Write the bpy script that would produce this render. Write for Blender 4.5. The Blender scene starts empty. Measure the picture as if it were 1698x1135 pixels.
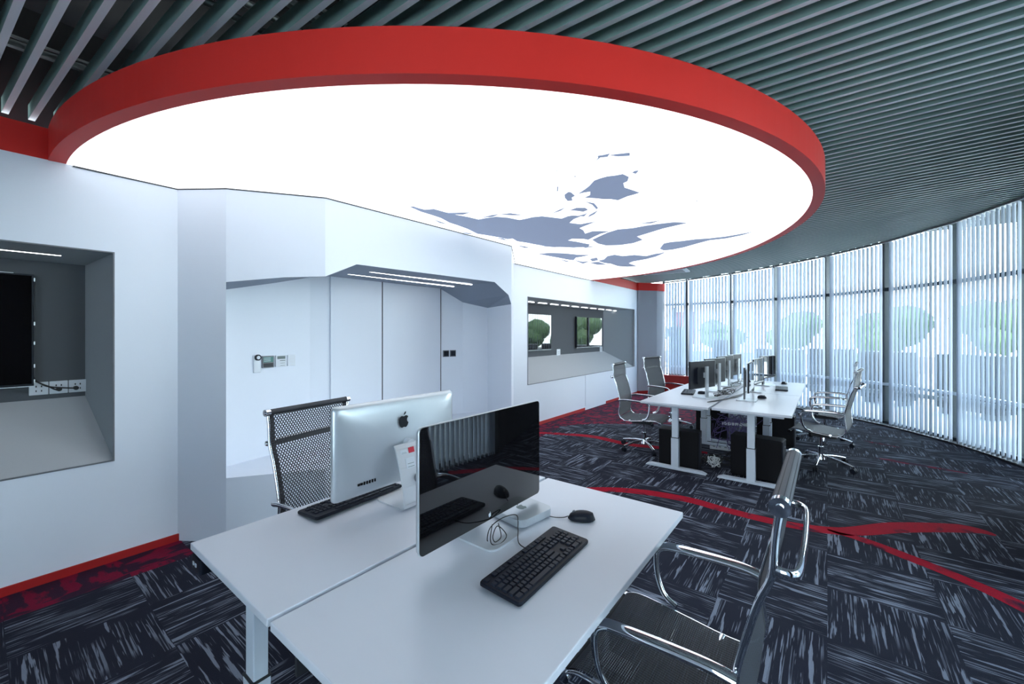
import bpy, bmesh, math, random
from mathutils import Vector, Matrix
random.seed(7)
SC = bpy.context.scene
COL = SC.collection

# ------------------------------------------------------------------ camera
FPX, V0, HCAM, YAW = 680.0, 552.0, 1.52, math.atan(523/680)
cd = bpy.data.cameras.new('camera'); cam = bpy.data.objects.new('camera', cd); COL.objects.link(cam)
cd.sensor_width = 36.0; cd.lens = FPX/1698*36.0
cd.shift_y = -(567.5-V0)/1698
cd.clip_start = 0.02; cd.clip_end = 400
cam.location = (0, 0, HCAM); cam.rotation_euler = (math.pi/2, 0, YAW)
SC.camera = cam

# ------------------------------------------------------------------ light
world = bpy.data.worlds.new('world'); SC.world = world; world.use_nodes = True
wn = world.node_tree.nodes; wl = world.node_tree.links
bg = wn['Background']
tc = wn.new('ShaderNodeTexCoord'); sep = wn.new('ShaderNodeSeparateXYZ'); rmp = wn.new('ShaderNodeValToRGB')
wl.new(tc.outputs['Generated'], sep.inputs[0]); wl.new(sep.outputs['Z'], rmp.inputs[0]); wl.new(rmp.outputs[0], bg.inputs[0])
rmp.color_ramp.elements[0].position = 0.0; rmp.color_ramp.elements[0].color = (0.93, 0.97, 1.0, 1)
rmp.color_ramp.elements[1].position = 0.6; rmp.color_ramp.elements[1].color = (0.62, 0.78, 1.0, 1)
bg.inputs[1].default_value = 8.0
sl = bpy.data.lights.new('sun', 'SUN'); sun = bpy.data.objects.new('sun', sl); COL.objects.link(sun)      # high sun from behind the building: lights the terrace, never enters the room
sl.energy = 24.0; sl.angle = 0.01; sl.color = (1.0, 0.97, 0.92); sun.rotation_euler = Vector((0.45, 0.40, -1.0)).to_track_quat('-Z', 'Y').to_euler()
DISC_EMIT = 0.74
LED_EMIT = 3.0
SC.view_settings.view_transform = 'Standard'
SC.view_settings.look = 'None'
SC.view_settings.exposure = 0.8
SC.view_settings.gamma = 1.0
SC.view_settings.use_curve_mapping = False

# ------------------------------------------------------------------ materials
MATS = {}
def mat(name, color, rough=0.5, metal=0.0, spec=0.5, emit=None, es=0.0, bump=0.0, bscale=200.0, coat=0.0, vary=0.0):
    if name in MATS: return MATS[name]
    m = bpy.data.materials.new(name); m.use_nodes = True
    n = m.node_tree.nodes; l = m.node_tree.links; p = n['Principled BSDF']
    p.inputs['Base Color'].default_value = (*color, 1)
    p.inputs['Roughness'].default_value = rough
    p.inputs['Metallic'].default_value = metal
    p.inputs['Specular IOR Level'].default_value = spec
    p.inputs['Coat Weight'].default_value = coat
    if emit:
        p.inputs['Emission Color'].default_value = (*emit, 1); p.inputs['Emission Strength'].default_value = es
    if bump or vary:
        t = n.new('ShaderNodeTexCoord'); nz = n.new('ShaderNodeTexNoise'); nz.inputs['Scale'].default_value = bscale
        nz.inputs['Detail'].default_value = 3
        l.new(t.outputs['Object'], nz.inputs['Vector'])
        if bump:
            b = n.new('ShaderNodeBump'); b.inputs['Strength'].default_value = bump; b.inputs['Distance'].default_value = 0.002
            l.new(nz.outputs[0], b.inputs['Height']); l.new(b.outputs[0], p.inputs['Normal'])
        if vary:
            mx = n.new('ShaderNodeMix'); mx.data_type = 'RGBA'
            mx.inputs[6].default_value = (*[c*(1-vary) for c in color], 1); mx.inputs[7].default_value = (*[min(1, c*(1+vary)) for c in color], 1)
            l.new(nz.outputs[0], mx.inputs[0]); l.new(mx.outputs[2], p.inputs['Base Color'])
    MATS[name] = m
    return m

WHITE = mat('white_wall_paint', (0.78, 0.82, 0.90), 0.42, bump=0.04, bscale=60)
RED = mat('red_paint', (0.74, 0.034, 0.026), 0.5, spec=0.25, bump=0.05, bscale=30)
REDSKIRT = mat('red_skirting', (0.42, 0.012, 0.012), 0.45)
SLAT_SHADE = mat('teal_grey_baffle_shaded_side', (0.23, 0.34, 0.315), 0.45, 0.0, 0.5)  # slat sides: teal-grey metal with its shade painted into the colour
SLAT_LIT = mat('pale_baffle_lit_underside', (0.62, 0.62, 0.66), 0.45)  # slat undersides: same metal painted paler, as if lit from the floor
PLENUM = mat('dark_ceiling_void', (0.006, 0.007, 0.008), 0.9)
PIPE = mat('galvanised_conduit', (0.30, 0.33, 0.33), 0.4, 0.6)
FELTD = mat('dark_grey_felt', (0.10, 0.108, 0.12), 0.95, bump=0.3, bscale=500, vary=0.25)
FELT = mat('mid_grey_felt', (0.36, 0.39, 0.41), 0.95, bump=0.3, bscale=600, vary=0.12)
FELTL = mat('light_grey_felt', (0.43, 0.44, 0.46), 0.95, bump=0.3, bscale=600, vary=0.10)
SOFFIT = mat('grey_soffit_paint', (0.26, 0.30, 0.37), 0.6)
LED = mat('led_strip', (1, 1, 1), 0.5, emit=(1, 1, 1), es=LED_EMIT)
DISC = mat('luminous_stretch_ceiling', (0.9, 0.9, 0.9), 0.5, emit=(0.97, 0.985, 1.0), es=DISC_EMIT)
MAP = mat('printed_map_grey', (0.13, 0.16, 0.24), 0.6, emit=(0.16, 0.20, 0.29), es=0.72)
DESK = mat('white_laminate', (0.66, 0.69, 0.76), 0.32, spec=0.5, bump=0.02, bscale=80)
DESKM = mat('white_powder_coat', (0.62, 0.68, 0.76), 0.4)
DARKM = mat('dark_powder_coat', (0.02, 0.022, 0.028), 0.5)
CHROME = mat('chrome', (0.86, 0.88, 0.92), 0.06, 1.0)
ALU = mat('satin_aluminium', (0.68, 0.71, 0.74), 0.28, 0.9)
ALUP = mat('anodised_aluminium_plate', (0.56, 0.60, 0.64), 0.34, 0.55)
GLOSSB = mat('glossy_black_glass', (0.004, 0.004, 0.005), 0.015, 0.0, 0.9, coat=0.3)
BLACKP = mat('black_plastic', (0.008, 0.011, 0.020), 0.45, spec=0.25)
BLACKK = mat('black_key_plastic', (0.011, 0.015, 0.028), 0.45, spec=0.3)
MATTB = mat('matt_black_case', (0.004, 0.004, 0.006), 0.6, spec=0.2)
GREYP = mat('grey_plastic', (0.16, 0.17, 0.19), 0.5)
WHITEP = mat('white_plastic', (0.72, 0.75, 0.80), 0.35)
LOGOB = mat('black_emblem', (0.006, 0.008, 0.012), 0.3, spec=0.4)
STRED = mat('red_sticker', (0.62, 0.02, 0.05), 0.5)
STWH = mat('pale_sticker', (0.72, 0.78, 0.84), 0.5)
STGR = mat('grey_print', (0.16, 0.2, 0.2), 0.6)
GREENLCD = mat('green_display', (0.08, 0.22, 0.2), 0.25)
CABLE = mat('black_cable', (0.012, 0.012, 0.014), 0.5)
PURPLE = mat('violet_cable', (0.10, 0.07, 0.22), 0.5)
CABLEW = mat('white_cable', (0.7, 0.72, 0.74), 0.45)
ALUFR = mat('dark_window_frame', (0.035, 0.045, 0.055), 0.4, 0.3)
COLP = mat('grey_column_paint', (0.42, 0.43, 0.47), 0.6)
CONC = mat('terrace_concrete', (0.42, 0.43, 0.43), 0.85, vary=0.12, bscale=3)
ACG = mat('condenser_casing', (0.010, 0.012, 0.017), 0.6)
ACD = mat('condenser_grille', (0.004, 0.005, 0.008), 0.6)
PARA = mat('parapet_render', (0.12, 0.125, 0.13), 0.8)
LEAF = mat('tree_leaves', (0.022, 0.048, 0.014), 0.8, vary=0.6, bscale=2.5)
LEAF2 = mat('tree_leaves_dark', (0.012, 0.034, 0.010), 0.8, vary=0.6, bscale=3)
BARK = mat('bark', (0.10, 0.07, 0.05), 0.9)
SIGNR = mat('red_banner', (0.10, 0.004, 0.006), 0.6)

def glass_mat():
    m = bpy.data.materials.new('window_glass'); m.use_nodes = True
    n = m.node_tree.nodes; l = m.node_tree.links; n.clear()
    o = n.new('ShaderNodeOutputMaterial'); mx = n.new('ShaderNodeMixShader'); t = n.new('ShaderNodeBsdfTransparent')
    g = n.new('ShaderNodeBsdfGlossy'); g.inputs['Roughness'].default_value = 0.02
    t.inputs[0].default_value = (0.90, 0.96, 0.96, 1)
    fr = n.new('ShaderNodeLayerWeight'); fr.inputs[0].default_value = 0.5
    pw = n.new('ShaderNodeMath'); pw.operation = 'POWER'; pw.inputs[1].default_value = 5.0; l.new(fr.outputs['Facing'], pw.inputs[0])
    ma = n.new('ShaderNodeMath'); ma.operation = 'MULTIPLY_ADD'; ma.inputs[1].default_value = 0.8; ma.inputs[2].default_value = 0.03; l.new(pw.outputs[0], ma.inputs[0])
    l.new(ma.outputs[0], mx.inputs[0]); l.new(t.outputs[0], mx.inputs[1]); l.new(g.outputs[0], mx.inputs[2]); l.new(mx.outputs[0], o.inputs[0])
    return m
GLASS = glass_mat()

def vane_mat():
    m = bpy.data.materials.new('blind_fabric'); m.use_nodes = True
    n = m.node_tree.nodes; l = m.node_tree.links; n.clear()
    o = n.new('ShaderNodeOutputMaterial'); mx = n.new('ShaderNodeMixShader'); mx.inputs[0].default_value = 0.06
    d = n.new('ShaderNodeBsdfDiffuse'); t = n.new('ShaderNodeBsdfTranslucent')
    d.inputs[0].default_value = (0.52, 0.57, 0.65, 1); t.inputs[0].default_value = (0.48, 0.53, 0.61, 1)
    l.new(d.outputs[0], mx.inputs[1]); l.new(t.outputs[0], mx.inputs[2]); l.new(mx.outputs[0], o.inputs[0])
    return m
VANE = vane_mat()

def mesh_fabric(name, color, hole, su, sv, rough=0.55, sheen=0.5):
    # woven net: cords with open holes between them, laid out by the sheet's own metre UVs
    m = bpy.data.materials.new(name); m.use_nodes = True
    n = m.node_tree.nodes; l = m.node_tree.links; p = n['Principled BSDF']; o = n['Material Output']
    p.inputs['Base Color'].default_value = (*color, 1); p.inputs['Roughness'].default_value = rough
    p.inputs['Specular IOR Level'].default_value = sheen
    uv = n.new('ShaderNodeUVMap'); s = n.new('ShaderNodeSeparateXYZ'); l.new(uv.outputs[0], s.inputs[0])
    def wave(out, k, off=None):
        a = n.new('ShaderNodeMath'); a.operation = 'MULTIPLY'; a.inputs[1].default_value = k*2*math.pi; l.new(out, a.inputs[0])
        src = a.outputs[0]
        if off:
            ad = n.new('ShaderNodeMath'); ad.operation = 'ADD'; l.new(src, ad.inputs[0]); l.new(off, ad.inputs[1]); src = ad.outputs[0]
        b = n.new('ShaderNodeMath'); b.operation = 'SINE'; l.new(src, b.inputs[0]); return b.outputs[0]
    # brick stagger
    row = n.new('ShaderNodeMath'); row.operation = 'MULTIPLY'; row.inputs[1].default_value = sv; l.new(s.outputs[1], row.inputs[0])
    fl = n.new('ShaderNodeMath'); fl.operation = 'FLOOR'; l.new(row.outputs[0], fl.inputs[0])
    pi_ = n.new('ShaderNodeMath'); pi_.operation = 'MULTIPLY'; pi_.inputs[1].default_value = math.pi; l.new(fl.outputs[0], pi_.inputs[0])
    wu = wave(s.outputs[0], su, pi_.outputs[0]); wv = wave(s.outputs[1], sv)
    mul = n.new('ShaderNodeMath'); mul.operation = 'MINIMUM'; l.new(wu, mul.inputs[0])
    av = n.new('ShaderNodeMath'); av.operation = 'ABSOLUTE'; l.new(wave(s.outputs[1], sv/2), av.inputs[0])
    sh = n.new('ShaderNodeMath'); sh.operation = 'SUBTRACT'; sh.inputs[1].default_value = 0.35; l.new(av.outputs[0], sh.inputs[0])
    l.new(sh.outputs[0], mul.inputs[1])
    gt = n.new('ShaderNodeMath'); gt.operation = 'GREATER_THAN'; gt.inputs[1].default_value = hole; l.new(mul.outputs[0], gt.inputs[0])
    rib = n.new('ShaderNodeMapRange'); rib.inputs[1].default_value = -0.6; rib.inputs[2].default_value = 0.3; rib.inputs[3].default_value = 0.25; rib.inputs[4].default_value = 1.0
    l.new(wave(s.outputs[0], 95), rib.inputs[0])
    vs_ = n.new('ShaderNodeVectorMath'); vs_.operation = 'SCALE'; vs_.inputs[0].default_value = color; l.new(rib.outputs[0], vs_.inputs['Scale']); l.new(vs_.outputs[0], p.inputs['Base Color'])
    bmp = n.new('ShaderNodeBump'); bmp.inputs['Strength'].default_value = 0.6; bmp.inputs['Distance'].default_value = 0.002
    l.new(wv, bmp.inputs['Height']); l.new(bmp.outputs[0], p.inputs['Normal'])
    mx = n.new('ShaderNodeMixShader'); tr = n.new('ShaderNodeBsdfTransparent')
    l.new(gt.outputs[0], mx.inputs[0]); l.new(p.outputs[0], mx.inputs[1]); l.new(tr.outputs[0], mx.inputs[2]); l.new(mx.outputs[0], o.inputs[0])
    return m
NETB = mesh_fabric('black_net_fabric', (0.030, 0.034, 0.050), 0.05, 62, 84)
NETG = mesh_fabric('ribbed_grey_fabric', (0.046, 0.053, 0.074), 0.62, 150, 150)
RIB = mat('ribbed_grey_roll', (0.10, 0.105, 0.125), 0.6, bump=0.4, bscale=500)
NETBAND = mat('woven_edge_band', (0.02, 0.022, 0.03), 0.6, bump=0.5, bscale=500)

def carpet_mat(name, red):
    m = bpy.data.materials.new(name); m.use_nodes = True
    n = m.node_tree.nodes; l = m.node_tree.links; p = n['Principled BSDF']
    p.inputs['Roughness'].default_value = 0.95; p.inputs['Specular IOR Level'].default_value = 0.15
    def M(op, a, b=None, c=None):
        q = n.new('ShaderNodeMath'); q.operation = op
        for i, v in enumerate((a, b, c)):
            if v is None: continue
            if isinstance(v, (int, float)): q.inputs[i].default_value = v
            else: l.new(v, q.inputs[i])
        return q.outputs[0]
    g = n.new('ShaderNodeNewGeometry'); s = n.new('ShaderNodeSeparateXYZ'); l.new(g.outputs['Position'], s.inputs[0])
    x = s.outputs[0]; y = M('ADD', s.outputs[1], -0.08)
    tx = M('FLOOR', M('MULTIPLY', x, 2.0)); ty = M('FLOOR', M('MULTIPLY', y, 2.0))
    par = M('ABSOLUTE', M('MODULO', M('ADD', tx, ty), 2.0))          # 0 or 1
    u = M('ADD', M('MULTIPLY', x, par), M('MULTIPLY', y, M('SUBTRACT', 1.0, par)))   # across the streaks
    v = M('ADD', M('MULTIPLY', y, par), M('MULTIPLY', x, M('SUBTRACT', 1.0, par)))   # along the streaks
    seed = M('ADD', M('MULTIPLY', tx, 7.31), M('MULTIPLY', ty, 3.77))
    def noise(su, sv, off, detail=2.0):
        c = n.new('ShaderNodeCombineXYZ'); l.new(M('MULTIPLY', u, su), c.inputs[0]); l.new(M('MULTIPLY', v, sv), c.inputs[1]); l.new(M('ADD', seed, off), c.inputs[2])
        q = n.new('ShaderNodeTexNoise'); q.inputs['Scale'].default_value = 1.0; q.inputs['Detail'].default_value = detail; l.new(c.outputs[0], q.inputs['Vector']); return q.outputs[0]
    def step(val, lo, hi):
        q = n.new('ShaderNodeMapRange'); q.clamp = True
        q.inputs[1].default_value = lo; q.inputs[2].default_value = hi; l.new(val, q.inputs[0]); return q.outputs[0]
    broad = step(noise(42, 2.6, 0.0, 3.5), 0.60, 0.625)
    fine = step(noise(130, 3.2, 20.0, 2.5), 0.56, 0.60)
    patch = step(noise(9, 4.5, 40.0, 1.0), 0.42, 0.56)
    fibre = n.new('ShaderNodeTexNoise'); fibre.inputs['Scale'].default_value = 420; fibre.inputs['Detail'].default_value = 2
    l.new(g.outputs['Position'], fibre.inputs['Vector'])
    fb = M('ADD', M('MULTIPLY', fibre.outputs[0], 1.3), 0.30)
    streak = M('MINIMUM', M('ADD', M('MULTIPLY', broad, 0.95), M('MULTIPLY', M('MULTIPLY', fine, patch), 0.75)), 1.0)
    def mix(f, a, b):
        q = n.new('ShaderNodeMix'); q.data_type = 'RGBA'; l.new(f, q.inputs[0])
        for i, cc in ((6, a), (7, b)):
            if isinstance(cc, tuple): q.inputs[i].default_value = (*cc, 1)
            else: l.new(cc, q.inputs[i])
        return q.outputs[2]
    base = mix(noise(3, 3, 60.0), (0.012, 0.014, 0.026), (0.024, 0.026, 0.042))
    if red == 0:
        col = mix(streak, base, (0.22, 0.25, 0.32))
    else:
        rr = step(noise(10, 5, 90.0, 3.0), 0.30, 0.44) if red == 1 else step(noise(14, 5, 90.0, 3.0), 0.50, 0.57)
        col = mix(rr, (0.022, 0.016, 0.035), (0.46, 0.006, 0.022) if red == 1 else (0.25, 0.008, 0.036))
        col = mix(M('MULTIPLY', noise(40, 8, 11.0), 0.5), col, (0.10, 0.008, 0.03))
    vm = n.new('ShaderNodeVectorMath'); vm.operation = 'SCALE'; l.new(col, vm.inputs[0]); l.new(fb, vm.inputs['Scale'])
    l.new(vm.outputs[0], p.inputs['Base Color'])
    b = n.new('ShaderNodeBump'); b.inputs['Strength'].default_value = 0.8; b.inputs['Distance'].default_value = 0.004
    l.new(fibre.outputs[0], b.inputs['Height']); l.new(b.outputs[0], p.inputs['Normal'])
    return m
CARPET = carpet_mat('carpet_tiles', 0); CARPR = carpet_mat('carpet_red_ribbon', 1); CARPM = carpet_mat('carpet_red_mottled', 2)

# ------------------------------------------------------------------ mesh helpers
class MB:
    """collects vertices and faces and links them as one mesh object"""
    def __init__(s): s.v = []; s.f = []; s.uv = {}; s.sm = set()
    def add(s, vs, fs, smooth=False):
        o = len(s.v); s.v += [tuple(a) for a in vs]
        for f in fs:
            if smooth: s.sm.add(len(s.f))
            s.f.append([i+o for i in f])
        return s
    def box(s, c, d, rz=0.0, m=None):
        x, y, z = d[0]/2, d[1]/2, d[2]/2
        R = m if m is not None else Matrix.Rotation(rz, 3, 'Z')
        vs = [Vector(c)+R @ Vector((sx*x, sy*y, sz*z)) for sz in (-1, 1) for sx, sy in ((-1, -1), (1, -1), (1, 1), (-1, 1))]
        return s.add(vs, [(3, 2, 1, 0), (4, 5, 6, 7), (0, 1, 5, 4), (1, 2, 6, 5), (2, 3, 7, 6), (3, 0, 4, 7)])
    def rbox(s, c, d, r, m=None, seg=4, axis='z', ch=0.0):
        """box with rounded vertical edges (around axis), optional small chamfer on the caps"""
        x, y, z = d[0]/2, d[1]/2, d[2]/2
        if axis == 'x': x, y, z = d[1]/2, d[2]/2, d[0]/2
        ring = []
        for (qx, qy, a0) in ((1, 1, 0), (-1, 1, 90), (-1, -1, 180), (1, -1, 270)):
            for k in range(seg+1):
                a = math.radians(a0+90*k/seg)
                ring.append((qx*(x-r)+r*math.cos(a), qy*(y-r)+r*math.sin(a)))
        lv = [(z, 1.0)] if not ch else []
        levels = [(-z, ch), (-z+ch, 0), (z-ch, 0), (z, ch)] if ch else [(-z, 0), (z, 0)]
        vs = []
        for (zz, ins) in levels:
            for (a, b) in ring:
                ln = math.hypot(a, b); k = 1-ins/ max(ln, 1e-6)
                p = Vector((a*k, b*k, zz))
                if axis == 'x': p = Vector((p.z, p.x, p.y))
                if m is not None: p = m @ p
                vs.append(Vector(c)+p)
        N = len(ring); fs = []
        for L in range(len(levels)-1):
            for i in range(N):
                j = (i+1) % N; fs.append((L*N+i, L*N+j, (L+1)*N+j, (L+1)*N+i))
        fs.append(tuple(range(N-1, -1, -1))); fs.append(tuple(range((len(levels)-1)*N, len(levels)*N)))
        return s.add(vs, fs)
    def cyl(s, a, b, r, r2=None, n=16, caps=True, smooth=True):
        a, b = Vector(a), Vector(b); r2 = r if r2 is None else r2
        d = (b-a).normalized(); u = d.orthogonal().normalized(); w = d.cross(u)
        vs = [a+(u*math.cos(t)+w*math.sin(t))*r for t in (2*math.pi*i/n for i in range(n))]
        vs += [b+(u*math.cos(t)+w*math.sin(t))*r2 for t in (2*math.pi*i/n for i in range(n))]
        s.add(vs, [(i, (i+1) % n, n+(i+1) % n, n+i) for i in range(n)], smooth)
        if caps:
            s.add(vs[:n], [tuple(range(n-1, -1, -1))]); s.add(vs[n:], [tuple(range(n))])
        return s
    def tube(s, pts, r, n=10, flat=None, up=None, closed=False):
        """swept tube; flat=(rw, rh) gives an elliptic section with rh along up"""
        P = [Vector(p) for p in pts]; N = len(P); rings = []
        prev = None
        for i in range(N):
            if closed: t = (P[(i+1) % N]-P[i-1])
            else: t = (P[min(i+1, N-1)]-P[max(i-1, 0)])
            t.normalize()
            if up is not None:
                u = Vector(up)-t*t.dot(Vector(up))
                if u.length < 1e-3: u = prev if prev is not None else t.orthogonal()
            elif prev is None: u = t.orthogonal()
            else: u = prev-t*prev.dot(t)
            u.normalize(); prev = u; w = t.cross(u)
            rw, rh = flat if flat else (r, r)
            rings.append([P[i]+u*math.cos(a)*rh+w*math.sin(a)*rw for a in (2*math.pi*k/n for k in range(n))])
        vs = [p for R in rings for p in R]; fs = []
        for i in range(N if closed else N-1):
            for k in range(n):
                j = (i+1) % N; fs.append((i*n+k, i*n+(k+1) % n, j*n+(k+1) % n, j*n+k))
        s.add(vs, fs, True)
        if not closed: s.add(rings[0], [tuple(range(n-1, -1, -1))]); s.add(rings[-1], [tuple(range(n))])
        return s
    def prism(s, poly, z0, z1, f=None):
        """polygon [(a,b)] extruded from z0 to z1; f maps (a,b,z) to a point"""
        f = f or (lambda a, b, z: (a, b, z)); N = len(poly)
        vs = [f(a, b, z0) for a, b in poly]+[f(a, b, z1) for a, b in poly]
        return s.add(vs, [tuple(range(N-1, -1, -1)), tuple(range(N, 2*N))]+[(i, (i+1) % N, N+(i+1) % N, N+i) for i in range(N)])
    def quad(s, *p): return s.add(p, [tuple(range(len(p)))])
    def sheet(s, rows, smooth=True):
        """grid of points with metre UVs"""
        nr, nc = len(rows), len(rows[0]); o = len(s.v)
        U = [0.0]
        for i in range(1, nr): U.append(U[-1]+(Vector(rows[i][nc//2])-Vector(rows[i-1][nc//2])).length)
        V = [0.0]
        for j in range(1, nc): V.append(V[-1]+(Vector(rows[nr//2][j])-Vector(rows[nr//2][j-1])).length)
        for i in range(nr):
            for j in range(nc):
                s.uv[len(s.v)] = (V[j], U[i]); s.v.append(tuple(rows[i][j]))
        for i in range(nr-1):
            for j in range(nc-1):
                if smooth: s.sm.add(len(s.f))
                a = o+i*nc+j; s.f.append([a, a+1, a+nc+1, a+nc])
        return s
    def build(s, name, material, parent=None, bevel=0.0, smooth=False, fix=True):
        me = bpy.data.meshes.new(name); me.from_pydata(s.v, [], s.f); me.update()
        if s.uv:
            ul = me.uv_layers.new(name='UVMap')
            for lp in me.loops: ul.data[lp.index].uv = s.uv.get(lp.vertex_index, (0, 0))
        for i, p in enumerate(me.polygons): p.use_smooth = smooth or (i in s.sm)
        if fix:
            b = bmesh.new(); b.from_mesh(me); bmesh.ops.recalc_face_normals(b, faces=b.faces[:]); b.to_mesh(me); b.free()
        me.materials.append(material)
        o = bpy.data.objects.new(name, me); COL.objects.link(o)
        if parent is not None: o.parent = parent
        if bevel:
            md = o.modifiers.new('bevel', 'BEVEL'); md.width = bevel; md.segments = 2; md.limit_method = 'ANGLE'; md.angle_limit = math.radians(40)
        return o
def empty(name, loc=(0, 0, 0), rz=0.0):
    o = bpy.data.objects.new(name, None); COL.objects.link(o); o.location = loc; o.rotation_euler = (0, 0, rz); o.empty_display_size = 0.1
    return o
def tag(o, label=None, cat=None, group=None, kind=None):
    if label: o['label'] = label
    if cat: o['category'] = cat
    if group: o['group'] = group
    if kind: o['kind'] = kind
    return o
def copy_tree(o, parent=None):
    c = o.copy(); COL.objects.link(c); c.parent = parent
    for ch in list(o.children): copy_tree(ch, c)
    return c
def st(name, mb, m, parent=None, **k):
    o = mb.build(name, m, parent, **k)
    if parent is None: o['kind'] = 'structure'
    return o
def zslat(x): return 2.79+0.05*(x+3.76)
def smooth_path(pts, n=6):
    P = [Vector(p) for p in pts]; out = []
    for i in range(len(P)-1):
        a, b, c, d = P[max(i-1, 0)], P[i], P[i+1], P[min(i+2, len(P)-1)]
        for k in range(n):
            t = k/n
            out.append(0.5*((2*b)+(c-a)*t+(2*a-5*b+4*c-d)*t*t+(3*b-a-3*c+d)*t**3))
    out.append(P[-1]); return out

# ------------------------------------------------------------------ the setting
XW = -3.76; ZT = 2.572
WC = (-2.94, 5.74); WR = 4.915                       # plan circle of the curved glazing (line of the blinds)
def wpt(a, r=WR): a = math.radians(a); return (WC[0]+r*math.cos(a), WC[1]+r*math.sin(a))

floor_poly = [(-4.2, -3.2), (3.4, -3.2)] + [(2.6, -1.3), (2.05, 0.0), (1.7, 1.3), (1.45, 2.6), (1.35, 4.0), (1.9, 5.0), (2.2, 6.0)] + [wpt(a, WR+0.12) for a in range(8, 97, 4)] + [(-4.2, 10.9)]
floor = st('floor', MB().prism(floor_poly, -0.12, 0.0), CARPET)
def ribbon(pts, w, name, m):
    P = smooth_path([(x, y, 0) for x, y in pts], 6); L = []; R = []; N = len(P)
    for i, p in enumerate(P):
        t = (P[min(i+1, N-1)]-P[max(i-1, 0)]).normalized(); nn = Vector((-t.y, t.x, 0))
        f = i/(N-1)*(len(w)-1); k = min(int(f), len(w)-2); ww = w[k]+(w[k+1]-w[k])*(f-k)
        L.append((p+nn*ww/2)); R.append((p-nn*ww/2))
    b = MB()
    for i in range(N-1): b.quad((L[i].x, L[i].y, 0.0012), (R[i].x, R[i].y, 0.0012), (R[i+1].x, R[i+1].y, 0.0012), (L[i+1].x, L[i+1].y, 0.0012))
    o = b.build(name, m, floor); o['label'] = 'red woven ribbon in the carpet'; return o
ribbon([(-2.2, 3.3), (-1.72, 3.69), (-1.38, 3.86), (-1.0, 3.93), (-0.7, 3.90), (-0.28, 3.90), (0.10, 4.03), (0.45, 4.38), (0.85, 4.66), (1.0, 4.64)], [0.06, 0.11, 0.13, 0.13, 0.12, 0.12, 0.13, 0.17, 0.15, 0.03], 'ribbon', CARPR)
ribbon([(0.0, 3.99), (0.10, 3.965), (0.204, 3.95), (0.417, 3.84), (0.67, 3.69), (0.87, 3.51), (1.2, 3.1)], [0.02, 0.05, 0.09, 0.11, 0.10, 0.12, 0.12], 'ribbon', CARPR)
ribbon([(-3.75, 5.0), (-3.448, 5.19), (-2.762, 5.46), (-2.162, 5.385), (-1.788, 5.47), (-1.2, 5.6)], [0.10, 0.12, 0.14, 0.14, 0.14, 0.1], 'ribbon', CARPR)
ribbon([(0.45, 6.62), (0.70, 6.60), (1.2, 6.50)], [0.03, 0.12, 0.03], 'ribbon', CARPM)
ribbon([(0.40, 7.60), (0.55, 7.52), (0.76, 7.42)], [0.03, 0.12, 0.04], 'ribbon', CARPM)
o = MB().quad((XW, -3, 0.001), (-3.44, -3, 0.001), (-3.43, 0.9, 0.001), (XW, 0.9, 0.001)).build('red_margin', CARPM, floor)
o = MB().quad((XW, 4.5, 0.001), (-3.30, 4.9, 0.001), (-3.42, 5.75, 0.001), (-3.15, 6.2, 0.001), (-2.25, 6.85, 0.001), (-1.75, 7.2, 0.001), (-1.9, 8.4, 0.001), (-2.6, 10.0, 0.001), (XW, 10.1, 0.001)).build('red_margin', CARPM, floor)

# ceiling void and the walls that close the room
st('ceiling', MB().box((-0.6, 4.0, 3.62), (9.5, 15.5, 0.1)), PLENUM)
w = MB()
Z0, Z1 = 0.667, 2.055      # left recess
F0, F1 = 0.69, 2.092       # far recess
def wq(b, y0, y1, z0, z1, x=XW, t=0.04): b.box((x-t/2, (y0+y1)/2, (z0+z1)/2), (t, y1-y0, z1-z0))
wq(w, -3.2, -1.35, 0, ZT); wq(w, -1.35, 0.55, 0, Z0); wq(w, -1.35, 0.55, Z1, ZT); wq(w, 0.55, 0.90, 0, ZT)
wq(w, 4.30, 5.29, 0, ZT); wq(w, 5.29, 9.82, 0, F0); wq(w, 5.29, 9.82, F1, ZT); wq(w, 9.82, 10.02, 0, ZT)
st('wall_left', w, WHITE)
def recess(name, ya, yb, yab, ybb, z0, z1, zb0, zb1, xb):
    a = MB(); x = XW-0.02
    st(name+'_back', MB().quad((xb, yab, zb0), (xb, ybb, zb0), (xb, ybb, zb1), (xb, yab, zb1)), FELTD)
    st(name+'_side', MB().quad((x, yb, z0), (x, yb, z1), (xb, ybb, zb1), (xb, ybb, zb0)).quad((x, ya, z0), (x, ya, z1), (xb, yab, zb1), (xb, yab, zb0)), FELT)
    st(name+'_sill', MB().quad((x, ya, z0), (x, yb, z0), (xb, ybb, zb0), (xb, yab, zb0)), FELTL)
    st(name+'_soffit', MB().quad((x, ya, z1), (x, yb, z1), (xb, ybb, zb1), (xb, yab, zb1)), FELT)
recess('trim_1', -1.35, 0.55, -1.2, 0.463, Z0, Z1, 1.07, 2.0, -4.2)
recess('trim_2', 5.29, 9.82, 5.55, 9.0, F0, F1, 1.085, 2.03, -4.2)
# thin metal edge round the recess openings
for nm, ya, yb, z0, z1 in (('trim_3', -1.35, 0.55, Z0, Z1), ('trim_4', 5.29, 9.82, F0, F1)):
    b = MB(); x = XW+0.001
    b.box((x, (ya+yb)/2, z0+0.004), (0.012, yb-ya, 0.008)); b.box((x, (ya+yb)/2, z1-0.004), (0.012, yb-ya, 0.008))
    b.box((x, ya+0.004, (z0+z1)/2), (0.012, 0.008, z1-z0-0.016)); b.box((x, yb-0.004, (z0+z1)/2), (0.012, 0.008, z1-z0-0.016))
    st(nm, b, GREYP)
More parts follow.
